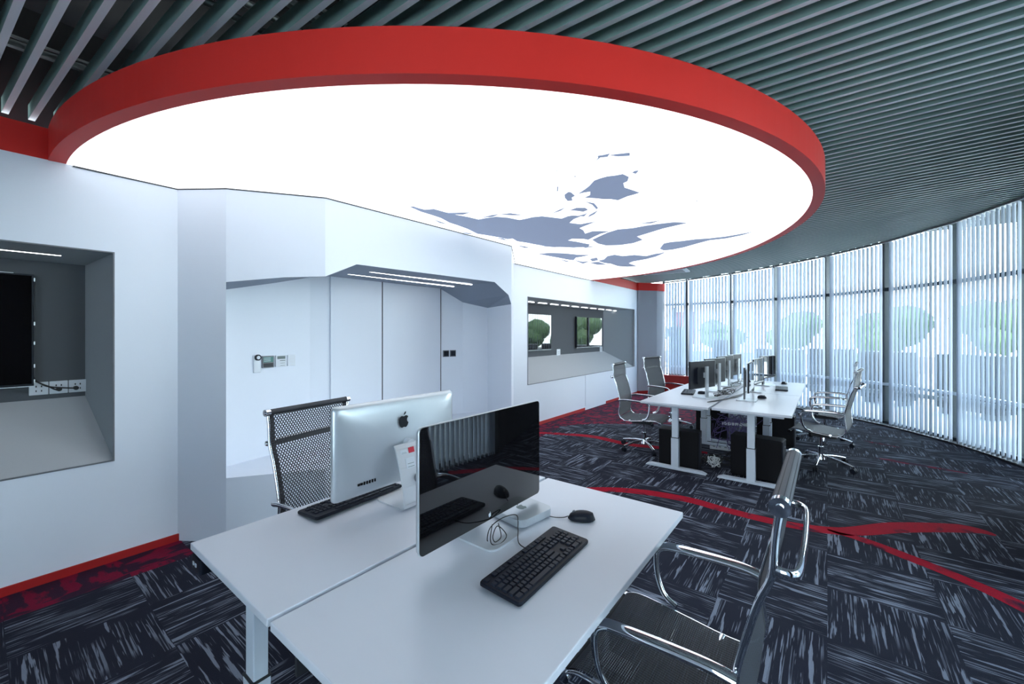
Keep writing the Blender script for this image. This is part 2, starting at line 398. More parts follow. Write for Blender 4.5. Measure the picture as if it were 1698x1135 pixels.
# red fascia over the wall, skirting
st('trim_5', MB().box((XW-0.02, -1.42, (ZT+2.762)/2), (0.045, 3.4, 2.762-ZT)).box((XW-0.02, 8.75, (ZT+2.762)/2), (0.045, 2.56, 2.762-ZT)), RED)
b = MB(); b.box((XW+0.003, -1.15, 0.027), (0.012, 4.1, 0.052)); b.box((XW+0.003, 6.05, 0.027), (0.012, 2.34, 0.052)); b.box((XW+0.003, 9.1, 0.027), (0.012, 1.82, 0.052))
st('baseboard_left', b, REDSKIRT)
st('trim_6', MB().box((XW+0.004, 7.71, 0.38), (0.006, 0.93, 0.60)), WHITE, bevel=0.002)    # flush access panel
# column at the end of the wall
cp = [(-3.80, 10.0), (-3.73, 10.0), (-3.41, 10.42), (-3.30, 10.66), (-3.9, 10.9)]
st('wall_back', MB().prism(cp, 0, 2.575), COLP)
st('trim_7', MB().prism([(-3.82, 9.98), (-3.715, 9.98), (-3.395, 10.405), (-3.285, 10.65), (-3.9, 10.92)], 2.575, 2.762), RED)
st('baseboard_back', MB().prism([(-3.80, 9.99), (-3.72, 9.985), (-3.40, 10.41), (-3.42, 10.44), (-3.8, 10.4)], 0, 0.07), REDSKIRT)
st('trim_8', MB().prism([(-3.28, 10.42), (-2.62, 10.46), (-2.62, 10.56), (-3.28, 10.58)], 0.24, 0.46), REDSKIRT, bevel=0.01)
st('trim_9', MB().prism([(-3.26, 10.44), (-2.64, 10.48), (-2.64, 10.56), (-3.26, 10.58)], 0.0, 0.24), REDSKIRT)
# walls outside the frame
st('wall_rear', MB().box((-2.1, -3.25, 1.8), (4.0, 0.1, 3.6)).box((0.9, -3.30, 3.4), (2.2, 0.1, 0.5)), WHITE)
st('wall_right', MB().prism([(1.93, 5.95), (1.40, 4.35), (1.22, 3.98), (1.6, 3.9), (2.4, 5.9)], 0, 3.4), mat('charcoal_wall', (0.012, 0.013, 0.016), 0.7))
st('added_reflection_block', MB().box((1.40, 0.36, 1.5), (0.22, 0.62, 3.0)), mat('charcoal_wall', (0.012, 0.013, 0.016), 0.7))  # unseen dark block, added to blacken the near wall screen's reflection
st('wall_above', MB().box((XW-0.3, 3.9, 3.17), (0.1, 14.4, 0.82)), PLENUM)

# ---- white alcove block standing out of the wall
S0 = (-3.76, 0.885); S1 = (-3.462, 1.095); S2 = (-3.09, 1.64); S3 = (-3.03, 3.93); S4 = (-3.80, 4.98)
w = MB()
w.quad((*S0, 0), (*S1, 0), (*S1, ZT), (*S0, ZT))
def lerp(a, b, t): return (a[0]+(b[0]-a[0])*t, a[1]+(b[1]-a[1])*t)
T = [(*S1, 1.888), (*lerp(S1, S2, 0.57), 1.938), (*S2, 1.957), (*lerp(S2, S3, 0.115), 2.085), (*lerp(S2, S3, 0.865), 2.103), (*lerp(S2, S3, 0.975), 1.972), (*lerp(S2, S3, 0.998), 1.865)]
ZB = 0.462
for i in range(len(T)-1):
    a, b_ = T[i], T[i+1]
    w.quad(a, b_, (b_[0], b_[1], ZT), (a[0], a[1], ZT))
    w.quad((a[0], a[1], 0), (b_[0], b_[1], 0), (b_[0], b_[1], ZB), (a[0], a[1], ZB))
e = T[-1]
w.quad((e[0], e[1], 0), (*S3, 0), (*S3, ZT), (e[0], e[1], ZT))
w.quad((*S3, 0), (*S4, 0), (*S4, ZT), (*S3, ZT))
w.quad((*S0, ZT), (*S1, ZT), (*S2, ZT), (*S3, ZT), (*S4, ZT))
blk = st('wall_alcove', w, WHITE)
G = [(-3.86, 1.18, 1.86), (-3.937, 1.61, 1.965), (-4.0, 1.97, 2.06), (-4.0, 2.16, 2.09), (-4.0, 3.66, 2.098), (-3.90, 3.98, 1.93), (-3.70, 4.26, 1.86)]
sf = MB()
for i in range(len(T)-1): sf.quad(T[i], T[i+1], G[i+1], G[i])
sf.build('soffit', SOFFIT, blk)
iv = MB()
for i in range(len(G)-1): iv.quad((G[i][0], G[i][1], ZB-0.03), (G[i+1][0], G[i+1][1], ZB-0.03), G[i+1], G[i])
iv.quad((*S1, ZB), (G[0][0], G[0][1], ZB-0.03), G[0], T[0]); iv.quad((e[0], e[1], ZB), (G[-1][0], G[-1][1], ZB-0.03), G[-1], e)
iv.quad(*([(t[0], t[1], ZB) for t in T]+[(g[0], g[1], ZB-0.03) for g in reversed(G)]))
iv.build('inner_lining', WHITE, blk)
sl_ = MB()
for a, b_ in ((( -3.755, 0.36), S0), (S0, S1), (S1, S2), (S2, S3), (S3, (-3.755, 4.96)), ((-3.755, 4.96), (-3.755, 7.6))):
    a_, c_ = Vector((*a, 2.5665)), Vector((*b_, 2.5665)); d_ = c_-a_
    sl_.box((a_+c_)/2, (d_.length, 0.006, 0.008), rz=math.atan2(d_.y, d_.x))
st('shadow_gap_strip', sl_, DARKM)  # dark strip standing in for the shadow gap between wall tops and disc
# doors in the alcove back: two leaves with shadow gaps
dr = tag(empty('door_1', (-3.99, 2.78, ZB)), kind='structure')
MB().box((0.0, 0.438, 0.82), (0.02, 0.868, 1.62)).build('leaf', WHITE, dr, bevel=0.002)
MB().box((0.0, -0.31, 0.82), (0.02, 0.60, 1.62)).build('leaf', WHITE, dr, bevel=0.002)
MB().box((-0.004, 0.0, 0.82), (0.016, 0.014, 1.62)).box((-0.004, 0.882, 0.82), (0.016, 0.014, 1.62)).build('shadow_gap', DARKM, dr)
def led(name, a, b, wd, parent=None, lab=None):
    a, b = Vector(a), Vector(b); d = b-a
    return MB().box((a+b)/2, (wd, d.length, 0.006), rz=math.atan2(d.y, d.x)-math.pi/2)
for a, b_, lb in (((-3.70, 2.06, 2.088), (-3.685, 3.60, 2.096), 'rear led strip in the alcove soffit, nearer the doors'), ((-3.40, 2.0, 2.086), (-3.36, 3.58, 2.096), 'front led strip in the alcove soffit, nearer the room')):
    tag(led('x', a, b_, 0.022).build('led_strip', LED, None), lb, 'light strip', 'led strips in the alcove')
tag(led('x', (-4.0, -0.9, 2.028), (-4.0, 0.33, 2.028), 0.016).build('led_strip', LED), 'led strip under the top of the near left screen recess', 'light strip')
for k in range(10):
    y = 5.60+k*0.40
    tag(led('x', (-4.03, y, 2.043), (-4.03, y+0.27, 2.043), 0.02).build('led_strip', LED), ('first', 'second', 'third', 'fourth', 'fifth', 'sixth', 'seventh', 'eighth', 'ninth', 'tenth')[k]+' led dash from the left under the far recess top', 'light strip', 'led dashes in the far recess')

# ------------------------------------------------------------------ luminous disc with red ring
RC = (-3.62, 3.95)
RT = [(-93, 3.624), (-91, 3.623), (-87.6, 3.614), (-77.9, 3.600), (-64.4, 3.60), (-52.6, 3.603), (-43.1, 3.610), (-34, 3.608), (-28.1, 3.597), (-19.6, 3.581), (-12.3, 3.567), (-1.2, 3.535), (10.2, 3.483), (23.1, 3.43), (47, 3.428), (68.2, 3.464), (88.9, 3.511), (93, 3.515)]
def rr(a):
    for (a0, r0), (a1, r1) in zip(RT, RT[1:]):
        if a <= a1: return r0+(r1-r0)*(a-a0)/(a1-a0)
    return RT[-1][1]
def rsm(a): return sum(rr(max(-93, min(93, a+d))) for d in (-6, -4, -2, 0, 2, 4, 6))/7
ANG = [-92.6+i*185.4/120 for i in range(121)]
def rp(a, dr, z): r = rsm(a)+dr; t = math.radians(a); return (RC[0]+r*math.cos(t), RC[1]+r*math.sin(t), z)
light = tag(empty('disc_light', (RC[0], RC[1], 2.572)), 'huge round luminous ceiling light with red rim and grey world map', 'ceiling light')
inv = Vector((-RC[0], -RC[1], -2.572))
def L(p): return tuple(Vector(p)+inv)
rb = MB(); prof = [(0, 2.59), (0, 2.572), (0.075, 2.570), (0.075, 2.763), (0.0, 2.763)]
for i in range(120):
    for (d0, z0), (d1, z1) in zip(prof, prof[1:]+prof[:1]):
        rb.add([L(rp(ANG[i], d0, z0)), L(rp(ANG[i], d1, z1)), L(rp(ANG[i+1], d1, z1)), L(rp(ANG[i+1], d0, z0))], [(0, 1, 2, 3)])
rb.build('rim', RED, light)
db = MB(); db.add([L((max(p[0], XW-0.02), p[1], 2.5735)) for p in (rp(a, 0.002, 0) for a in ANG)], [tuple(range(121))])
for i in range(0): pass
db.build('panel', DISC, light, fix=False)
tb = MB(); tb.add([L((max(p[0], XW-0.02), p[1], 2.755)) for p in (rp(a, 0.05, 0) for a in ANG)], [tuple(range(121))]); tb.build('lid', DARKM, light)
# the printed world map, outlines turned from their places on the panel
def onz(u, v, z):
    d = FPX*(HCAM-z)/(v-V0); l = (u-849)/FPX*d
    return (-math.sin(YAW)*d+math.cos(YAW)*l, math.cos(YAW)*d+math.sin(YAW)*l, z)
def mp(x, y): return L(onz(640+x/2.5727, 220+y/2.5727, 2.5715))
SHAPES = {
 'continent': [
  [(100,316),(118,316),(135,322),(165,330),(205,327),(250,340),(300,352),(345,360),(395,372),(430,365),(470,360),(520,364),(570,374),(600,368),(625,362),(665,358),(700,362),(750,368),(775,358),(800,354),(830,358),(800,370),(782,386),(830,392),(860,386),(893,381),(850,398),(825,408),(842,418),(850,432),(880,422),(915,421),(952,423),(915,432),(885,446),(862,458),(845,454),(795,453),(775,461),(810,466),(870,478),(862,488),(800,491),(740,488),(690,486),(640,478),(600,470),(560,464),(540,452),(520,455),(470,445),(430,438),(390,432),(350,412),(310,397),(270,384),(235,365),(190,350),(150,338)],
  [(880,458),(905,446),(945,428),(990,414),(1050,409),(1110,398),(1160,391),(1230,383),(1286,386),(1232,398),(1180,410),(1110,432),(1070,444),(1095,458),(1055,472),(1000,480),(940,482),(905,474)],
  [(1168,496),(1185,474),(1215,468),(1260,464),(1320,456),(1380,452),(1450,444),(1520,432),(1568,423),(1520,438),(1450,452),(1380,460),(1330,473),(1270,490),(1220,500),(1185,503)],
  [(905,548),(930,542),(945,528),(975,522),(1010,528),(1060,523),(1110,528),(1150,518),(1190,513),(1150,530),(1110,540),(1055,550),(1035,558),(1070,570),(1030,573),(990,570),(960,560),(930,556)],
  [(650,518),(700,514),(760,516),(820,522),(868,523),(835,530),(810,534),(800,545),(770,541),(735,534),(700,528)],
  [(820,262),(850,242),(868,228),(888,206),(915,196),(945,188),(980,184),(1010,178),(1036,190),(1030,208),(1012,216),(1018,236),(1050,246),(1082,257),(1060,264),(1030,272),(990,289),(960,284),(930,284),(890,280),(848,278),(870,268),(872,252),(845,256)],
 ],
 'island': [
  [(1050,172),(1062,164),(1078,163),(1066,176)], [(903,100),(925,97),(955,90),(945,104),(915,106),(896,122),(905,108)], [(956,97),(990,92),(1040,87),(1040,99),(990,102)],
  [(762,266),(778,254),(790,256),(806,270),(792,278),(796,290),(775,292),(763,278)], [(785,332),(812,322),(850,322),(862,330),(842,338),(815,334)],
  [(852,296),(888,302),(905,322),(898,328),(880,308)], [(905,332),(890,348),(862,362),(868,352)], [(820,356),(850,348),(862,340),(845,358)],
  [(708,346),(735,332),(765,320),(745,334)], [(245,344),(300,343),(358,341),(330,350),(280,350)], [(410,363),(455,352),(480,350),(455,360)], [(486,350),(530,345),(580,352),(540,353)],
  [(1085,388),(1130,382),(1172,375),(1130,388)], [(205,372),(235,382),(262,392),(230,386)], [(325,428),(352,434),(372,432),(345,428)], [(470,450),(520,462),(500,452)], [(560,482),(590,492),(618,493),(590,486)],
  [(640,482),(700,488),(770,492),(700,486)], [(805,545),(840,552),(868,550),(840,560)], [(870,540),(900,534),(905,545),(880,550)], [(870,556),(905,552),(940,563),(905,565)], [(1130,522),(1170,516),(1190,510),(1160,524)],
  [(740,540),(780,550),(800,552),(770,552)], [(803,190),(808,182),(810,190)], [(724,165),(730,163),(731,167)], [(1323,292),(1330,290),(1328,296)], [(730,232),(735,230),(734,250),(729,252)], [(818,480),(850,486),(890,487),(850,492)],
 ]}
for nm, ls in SHAPES.items():
    for pg in ls:
        b = MB(); q = [mp(*p) for p in pg]; N = len(q)
        b.add(q+[(x, y, z+0.0015) for x, y, z in q], [tuple(range(N)), tuple(range(2*N-1, N-1, -1))]+[(i, (i+1) % N, N+(i+1) % N, N+i) for i in range(N)])
        o = b.build('map_'+nm, MAP, light)

# ------------------------------------------------------------------ suspended metal slats
ca, sa = math.cos(math.radians(5.1)), math.sin(math.radians(5.1))
def right_end(s):
    # where a slat of offset s meets the glazing
    best = 2.6
    for i in range(700):
        x = -3.7+i*0.01; t = (x-0)/ca; y = s*(1/ca)+x*sa/ca
        if y > WC[1] and math.hypot(x-WC[0], y-WC[1]) > WR+0.02: return x
        if y <= WC[1]+0.01 and x > 2.0: return x
    return best
def slat_at(s):
    x0 = XW-0.01; x1 = right_end(s)
    if x1-x0 < 0.15: return None
    wd, h = 0.027, 0.085
    b = MB(); vs = []
    for x in (x0, x1):
        y = s/ca+x*sa/ca
        for (q, hz) in ((0, 0), (wd, 0), (wd, h), (0, h)): vs.append((x-q*sa-x0, y+q*ca-(s/ca+x0*sa/ca), zslat(x)+hz-zslat(x0)))
    b.add(vs, [(0, 1, 2, 3), (7, 6, 5, 4), (0, 4, 5, 1), (1, 5, 6, 2), (2, 6, 7, 3), (3, 7, 4, 0)])
    o = b.build('ceiling_slat', SLAT_SHADE); o.data.materials.append(SLAT_LIT)
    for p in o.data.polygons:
        if p.normal.z < -0.7: p.material_index = 1  # downward faces get the painted-in lit tone
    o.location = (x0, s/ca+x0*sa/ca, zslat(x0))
    return tag(o, 'grey metal ceiling slat in the evenly spaced row hung around the red-rimmed light', 'ceiling slat', 'metal ceiling slats')
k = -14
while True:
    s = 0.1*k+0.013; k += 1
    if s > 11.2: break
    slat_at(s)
# carriers and conduits above them
for x, lb in ((-3.15, 'leftmost'), (-1.9, 'second from the left'), (-0.6, 'middle'), (0.8, 'second from the right'), (1.7, 'rightmost')):
    b = MB(); b.box((0, 3.8, zslat(x)+0.11), (0.03, 13.2, 0.03)).box((0.07, 3.8, zslat(x)+0.115), (0.012, 13.2, 0.012))
    o = b.build('slat_carrier', PIPE); o.location = (x, 0, 0); tag(o, lb+' galvanised carrier rail crossing above the ceiling slats', 'rail', 'carrier rails above the slats')
for x, z, r, lb in ((-2.55, 3.2, 0.02, 'left of the two thin'), (-2.4, 3.2, 0.02, 'right of the two thin'), (-1.2, 3.3, 0.06, 'one thick')):
    o = MB().cyl((x, -2.5, z), (x+0.2, 10, z), r).build('conduit', PIPE); tag(o, lb+' metal conduit'+('s' if 'two' in lb else '')+' in the dark void above the slats', 'pipe', 'conduits above the slats')
vb = empty('ceiling_vent', (-2.75, 8.85, 2.815)); vb.rotation_euler = (0, 0, math.radians(5)); tag(vb, 'grey rectangular air vent in the slats beyond the disc', 'vent')
MB().box((0, 0, 0), (0.95, 0.50, 0.03)).build('frame', ALUP, vb)
MB().box((0, 0, -0.017), (0.8, 0.36, 0.006)).build('grille', GREYP, vb)

# ------------------------------------------------------------------ curved glazing, blinds
MUL = [94.2, 87.6, 75.9, 65.1, 53.3, 41.2, 28.8, 17.1, 6.0]
def bay(idx, p0, p1, lab, closed=0.35, cover=None, stack=0.10, z_lo=0.03):
    """one glazed bay with frame, panes and its vertical blind; p0, p1 in plan on the blind line"""
    p0, p1 = Vector((*p0, 0)), Vector((*p1, 0)); d = p1-p0; Ln = d.length; t = d.normalized(); nrm = Vector((t.y, -t.x, 0))
    if nrm.dot(Vector((WC[0], WC[1], 0))-(p0+p1)/2) > 0: nrm = -nrm        # outward
    rz = math.atan2(t.y, t.x); g0 = p0+nrm*0.16; g1 = p1+nrm*0.16; gm = (g0+g1)/2; ztop = 3.12
    win = tag(empty('window_%d' % idx, (gm.x, gm.y, 0), rz), kind='structure'); G2 = (g1-g0).length
    f = MB()
    pr_ = math.atan2(p0.y, p0.x)-rz; off = 0.16/math.tan(abs(pr_)) if cover else 0.0
    if math.cos(pr_) < 0: off = -abs(off)
    if math.sin(pr_) < 0: off = abs(off) if math.cos(pr_) > 0 else -abs(off)
    f.box((-G2/2+off, 0, ztop/2), (0.05, 0.10, ztop)); f.box((0, 0, 0.03), (G2, 0.09, 0.06)); f.box((0, 0, ztop-0.03), (G2, 0.09, 0.06))
    f.box((0, 0, 2.235), (G2, 0.08, 0.055)); f.build('frame', ALUFR, win)
    MB().box((0, 0.02 if False else 0, 0.665), (G2, 0.05, 0.045)).build('lower_rail', ALUP, win)
    MB().box((0, 0, 1.13), (G2-0.05, 0.012, 2.15)).build('pane', GLASS, win); MB().box((0, 0, 2.67), (G2-0.05, 0.012, 0.82)).build('pane', GLASS, win)
    # blind
    bl = tag(empty('vertical_blind', (p0.x, p0.y, 0), rz), lab, 'blind', 'vertical blinds along the glazing')
    za, zb = min(zslat(p0.x), 3.1), min(zslat(p1.x), 3.1)
    m = Matrix.Rotation(-math.atan2(zb-za, Ln), 3, 'Y')
    MB().box((Ln/2, 0, (za+zb)/2-0.02), (Ln-0.01, 0.04, 0.03), m=m).build('headrail', GREYP, bl)
    xs = []; x = 0.075 if cover else 0.03
    while x < Ln-0.02:
        xs.append(x); x += 0.034 if x < Ln*stack else 0.070
    side = 1 if nrm.dot(Vector((-t.y, t.x, 0))) > 0 else -1
    ch = MB(); turn = math.radians(closed*90)*(-side)
    if cover:      # each blind is turned by hand: share of its width the vanes hide when looked at from the middle of the room's near end
        ray = math.atan2(((p0+p1)/2).y, ((p0+p1)/2).x); rel = rz-ray; q = math.asin(min(1, abs(cover*0.070/0.089*math.sin(rel))))
        turn = -rel+(q if math.sin(rel) > 0 else -q)
        turn = (turn+math.pi/2) % math.pi-math.pi/2
    for i, x in enumerate(xs):
        ang = turn+random.uniform(-0.05, 0.05); zt = za+(zb-za)*x/Ln-0.045
        b = MB(); c, s_ = math.cos(ang), math.sin(ang); hw = 0.0445; rows = []
        for zz in (z_lo, zt):
            rows.append([(c*q-s_*0.004*(1-(q/hw)**2), s_*q+c*0.004*(1-(q/hw)**2), zz) for q in (-hw, -hw/2, 0, hw/2, hw)])
        for a in range(4): b.add([rows[0][a], rows[0][a+1], rows[1][a+1], rows[1][a]], [(0, 1, 2, 3)], True)
        v = b.build('vane', VANE, bl, fix=False); v.location = (x, 0, 0)
        ch.box((x, 0, z_lo+0.012), (0.05, 0.012, 0.03), rz=ang)
    ch.tube([(xs[0]+(xs[-1]-xs[0])*q/12, 0.012, z_lo+0.006+0.0*q) for q in range(13)], 0.003, 6)
    ch.build('bottom_weights_and_chain', GREYP, bl)
    return bl
NB = ['vertical blind beside the far column, behind the red sill', 'vertical blind second from the far column, red banner behind it',
      'vertical blind behind the far end of the white desks', 'vertical blind with a bright green tree behind it',
      'vertical blind directly behind the far right mesh chair backs', 'vertical blind between the far right chairs and the grey mullion',
      'vertical blind at the right edge, large condenser behind it', 'vertical blind just past the right edge']
for i in range(8):
    bay(i+1, wpt(MUL[i]), wpt(MUL[i+1]), NB[i], cover=(0.84, 0.84, 0.84, 0.82, 0.82, 0.80, 0.80, 0.80)[i], z_lo=0.46 if i == 0 else 0.03)
SP = [(1.22, 3.9), (1.28, 2.6), (1.42, 1.3), (1.60, 0.0), (1.80, -1.5), (2.0, -3.1)]
SL = ['side vertical blind next to the charcoal wall', 'side vertical blind second from the charcoal wall', 'side vertical blind beside the camera', 'side vertical blind just behind the camera', 'side vertical blind in the rear corner']
for i in range(5): bay(9+i, SP[i], SP[i+1], SL[i], closed=0.85)
RX = [-3.7, -1.9, -0.1, 1.9]; RL = ['rear blind nearest the recess wall', 'middle rear blind behind the camera', 'unseen rear blind on a bay added for daylight, nearest the side windows']
for i in range(2, 3): bay(14+i, (RX[i+1], -3.08), (RX[i], -3.08), RL[i], closed=0.9)  # unseen glazed bay, added to bring daylight in from the rear
b = MB()
for a0, a1 in zip(range(6, 94, 4), range(10, 98, 4)):
    p, q = wpt(a0, WR-0.03), wpt(min(a1, 94), WR-0.03); p2, q2 = wpt(a0, WR+0.10), wpt(min(a1, 94), WR+0.10)
    b.add([(p[0], p[1], 0.001), (q[0], q[1], 0.001), (q2[0], q2[1], 0.001), (p2[0], p2[1], 0.001), (p[0], p[1], 0.02), (q[0], q[1], 0.02), (q2[0], q2[1], 0.02), (p2[0], p2[1], 0.02)], [(0, 1, 2, 3), (4, 5, 6, 7), (0, 1, 5, 4), (1, 2, 6, 5), (2, 3, 7, 6), (3, 0, 4, 7)])
st('trim_10', b, DARKM)

# ------------------------------------------------------------------ outside
st('terrace', MB().box((0, 12, -0.22), (70, 50, 0.1)), CONC)
st('parapet', MB().box((0, 24, 0.15), (60, 0.3, 0.7)).box((14, 10, 0.15), (0.3, 40, 0.7), rz=-0.25), PARA)
def condenser(x, y, rz, s, lab):
    r = tag(empty('condenser_unit', (x, y, -0.17), rz), lab, 'air conditioner', 'condenser units on the terrace')
    w_, h_, d_ = s
    MB().box((0, 0, h_/2+0.12), (w_, d_, h_)).build('casing', ACG, r, bevel=0.015)
    g = MB()
    nr = 11
    for k in range(nr): g.box((0, -d_/2-0.008, 0.12+h_*(0.08+0.84*(k+0.5)/nr)), (w_*0.88, 0.012, h_*0.84/nr*0.72))
    g.build('grille', ACD, r)
    MB().box((-w_*0.35, 0, 0.06), (0.08, d_, 0.12)).box((w_*0.35, 0, 0.06), (0.08, d_, 0.12)).build('feet', PARA, r)
    return r
condenser(3.05, 9.6, math.radians(-62), (1.35, 1.42, 0.75), 'largest and nearest condenser unit, behind the rightmost blind')
condenser(2.35, 12.2, math.radians(-45), (1.0, 1.12, 0.5), 'condenser unit behind the blind right of the far chairs')
condenser(1.15, 13.2, math.radians(-35), (0.9, 1.12, 0.5), 'condenser unit behind the far right chair backs')
condenser(0.10, 13.6, math.radians(-20), (0.9, 1.15, 0.5), 'condenser unit behind the blind right of the desks')
condenser(-1.1, 14.0, math.radians(-12), (1.1, 1.1, 0.5), 'condenser unit straight behind the far monitors')
condenser(-2.5, 14.2, math.radians(-5), (0.6, 1.35, 0.5), 'pale condenser unit beneath the red banner')
o = condenser(-3.55, 12.6, math.radians(0), (0.35, 1.75, 0.35), 'tall narrow cabinet outside beside the far column')
pp = MB().tube(smooth_path([(-0.5, 11.6, 0.3), (1.2, 11.2, 0.3), (2.35, 10.0, 0.3), (2.55, 8.9, 0.3), (2.75, 7.4, 0.3)], 6), 0.045, 8).build('terrace_pipe', PARA)
tag(pp, 'pale insulated pipe running along the terrace behind the blinds', 'pipe')
sg = tag(empty('banner_sign', (-4.35, 16.5, 0)), 'red upright banner outside, seen through the second blind', 'sign')
MB().box((0, 0, 1.7), (0.72, 0.06, 1.25)).build('panel', SIGNR, sg)
MB().cyl((-0.4, 0, -0.17), (-0.4, 0, 2.5), 0.03).cyl((0.4, 0, -0.17), (0.4, 0, 2.5), 0.03).build('posts', PARA, sg)
rf = tag(MB().box((-3.4, 13.4, 3.35), (0.9, 0.3, 0.22), rz=0.1).build('roof_beam', SIGNR), 'red roof beam end outside above the second blind', 'beam')
ORD = ['first', 'second', 'third', 'fourth', 'fifth', 'sixth', 'seventh', 'eighth', 'ninth', 'tenth', 'eleventh', 'twelfth', 'thirteenth', 'fourteenth', 'fifteenth']
def tree(x, y, h, r, m, lab, z0=-0.17):
    rt = tag(empty('tree', (x, y, z0)), lab, 'tree', 'trees beyond the terrace')
    bm = bmesh.new()
    for k in range(7):
        a = random.uniform(0, 6.28); rr_ = random.uniform(0.0, 0.55)*r
        mt = Matrix.Translation((math.cos(a)*rr_, math.sin(a)*rr_, h*0.62+random.uniform(-0.28, 0.28)*h*0.6)) @ Matrix.Diagonal((r*random.uniform(0.5, 0.75), r*random.uniform(0.5, 0.75), h*random.uniform(0.2, 0.32), 1))
        bmesh.ops.create_icosphere(bm, subdivisions=3, radius=1, matrix=mt)
    for v in bm.verts:
        q = v.co*5.0/r; n_ = math.sin(q.x*2.1+q.y*1.3)*math.cos(q.y*2.7-q.z*1.9)+0.5*math.sin(q.z*5.1+q.x*4.3)+random.uniform(-0.5, 0.5)
        v.co += v.co.normalized()*n_*0.05*r
    me = bpy.data.meshes.new('crown'); bm.to_mesh(me); bm.free(); me.materials.append(m)
    c = bpy.data.objects.new('crown', me); COL.objects.link(c); c.parent = rt
    MB().cyl((0, 0, -0.5), (0, 0, h*0.6), 0.12, 0.07, 8).build('trunk', BARK, rt)
for i in range(15):
    a = math.radians(108-i*8.5); R_ = 27+random.uniform(-2, 3)
    tree(-1+R_*math.cos(a), 2+R_*math.sin(a), random.uniform(2.2, 3.0), random.uniform(1.35, 1.6), LEAF if i % 3 else LEAF2, ORD[i]+' bushy green tree from the left in the row beyond the parapet')
tree(1.05, 15.6, 2.0, 0.55, LEAF, 'small bright green potted tree outside, behind the fourth blind')
for i, (x, y) in enumerate([(6.4, 6.8), (8.0, 2.9), (7.0, -1.3), (9.5, -5.2)]): tree(x, y, 4.4, 1.7, LEAF if i % 2 else LEAF2, 'leafy tree outside the side windows, '+ORD[i]+' from the charcoal wall')

# ------------------------------------------------------------------ desks
def desk(x0, x1, y0, y1, lab, group=None, lift=True, foot='both'):
    cx_, cy_ = (x0+x1)/2, (y0+y1)/2; W_, L_ = x1-x0, y1-y0
    r = tag(empty('desk', (cx_, cy_, 0)), lab, 'desk', group)
    MB().box((0, 0, 0.7275), (W_, L_, 0.025)).build('desktop', DESK, r, bevel=0.003)
    MB().box((0, 0, 0.695), (0.05, L_-0.36, 0.035)).box((0, -L_/2+0.1, 0.70), (W_*0.8, 0.05, 0.028)).box((0, L_/2-0.1, 0.70), (W_*0.8, 0.05, 0.028)).build('crossbeam', DESKM, r)
    for s_ in (-1, 1):
        y = s_*(L_/2-0.10)
        lg = MB().box((0, y, 0.355+0.165), (0.066, 0.046, 0.35)).box((0, y, 0.19), (0.078, 0.058, 0.33)).build('leg', DESKM, r, bevel=0.003)
        MB().box((0, y, 0.356), (0.081, 0.061, 0.006)).build('sleeve_ring', DARKM, lg)
        MB().prism([(-W_/2+0.04, 0.012), (-W_/2+0.09, 0.03), (W_/2-0.09, 0.03), (W_/2-0.04, 0.012), (W_/2-0.04, 0.004), (-W_/2+0.04, 0.004)], y-0.035, y+0.035, f=lambda a, b_, z: (a, z, b_)).build('foot', DESKM, r, bevel=0.002)
    return r
d1 = desk(-1.873, -1.208, 0.478, 1.865, 'white desk nearest the wall, carrying the silver-backed monitor')
d2 = desk(-1.190, -0.497, 0.478, 1.865, 'white desk in the foreground, carrying the black screen and mouse')
# a fatter front leg shows under the left desk
FG = 'white desks in the far block'
desk(-1.70, -0.980, 4.62, 6.145, 'far white desk, front left of the block of four', FG)
desk(-1.70, -0.980, 6.155, 7.70, 'far white desk, back left of the block of four', FG)
desk(-0.955, -0.262, 4.64, 6.145, 'far white desk, front right of the block of four', FG)
desk(-0.955, -0.262, 6.155, 7.74, 'far white desk, back right of the block of four', FG)
hs = tag(empty('height_control', (-1.80, 0.50, 0.685)), 'small black height control box under the left desk corner', 'controller')
MB().rbox((0, 0, 0), (0.09, 0.05, 0.05), 0.008).build('body', BLACKP, hs)
MB().box((-0.02, -0.026, 0.0), (0.012, 0.003, 0.012)).box((0.005, -0.026, 0.0), (0.012, 0.003, 0.012)).build('buttons', STWH, hs)
tr = tag(MB().box((-1.199, 1.1, 0.62), (0.012, 1.1, 0.16)).build('cable_tray', DARKM), 'dark cable tray hanging in the gap between the two near desks', 'cable tray')

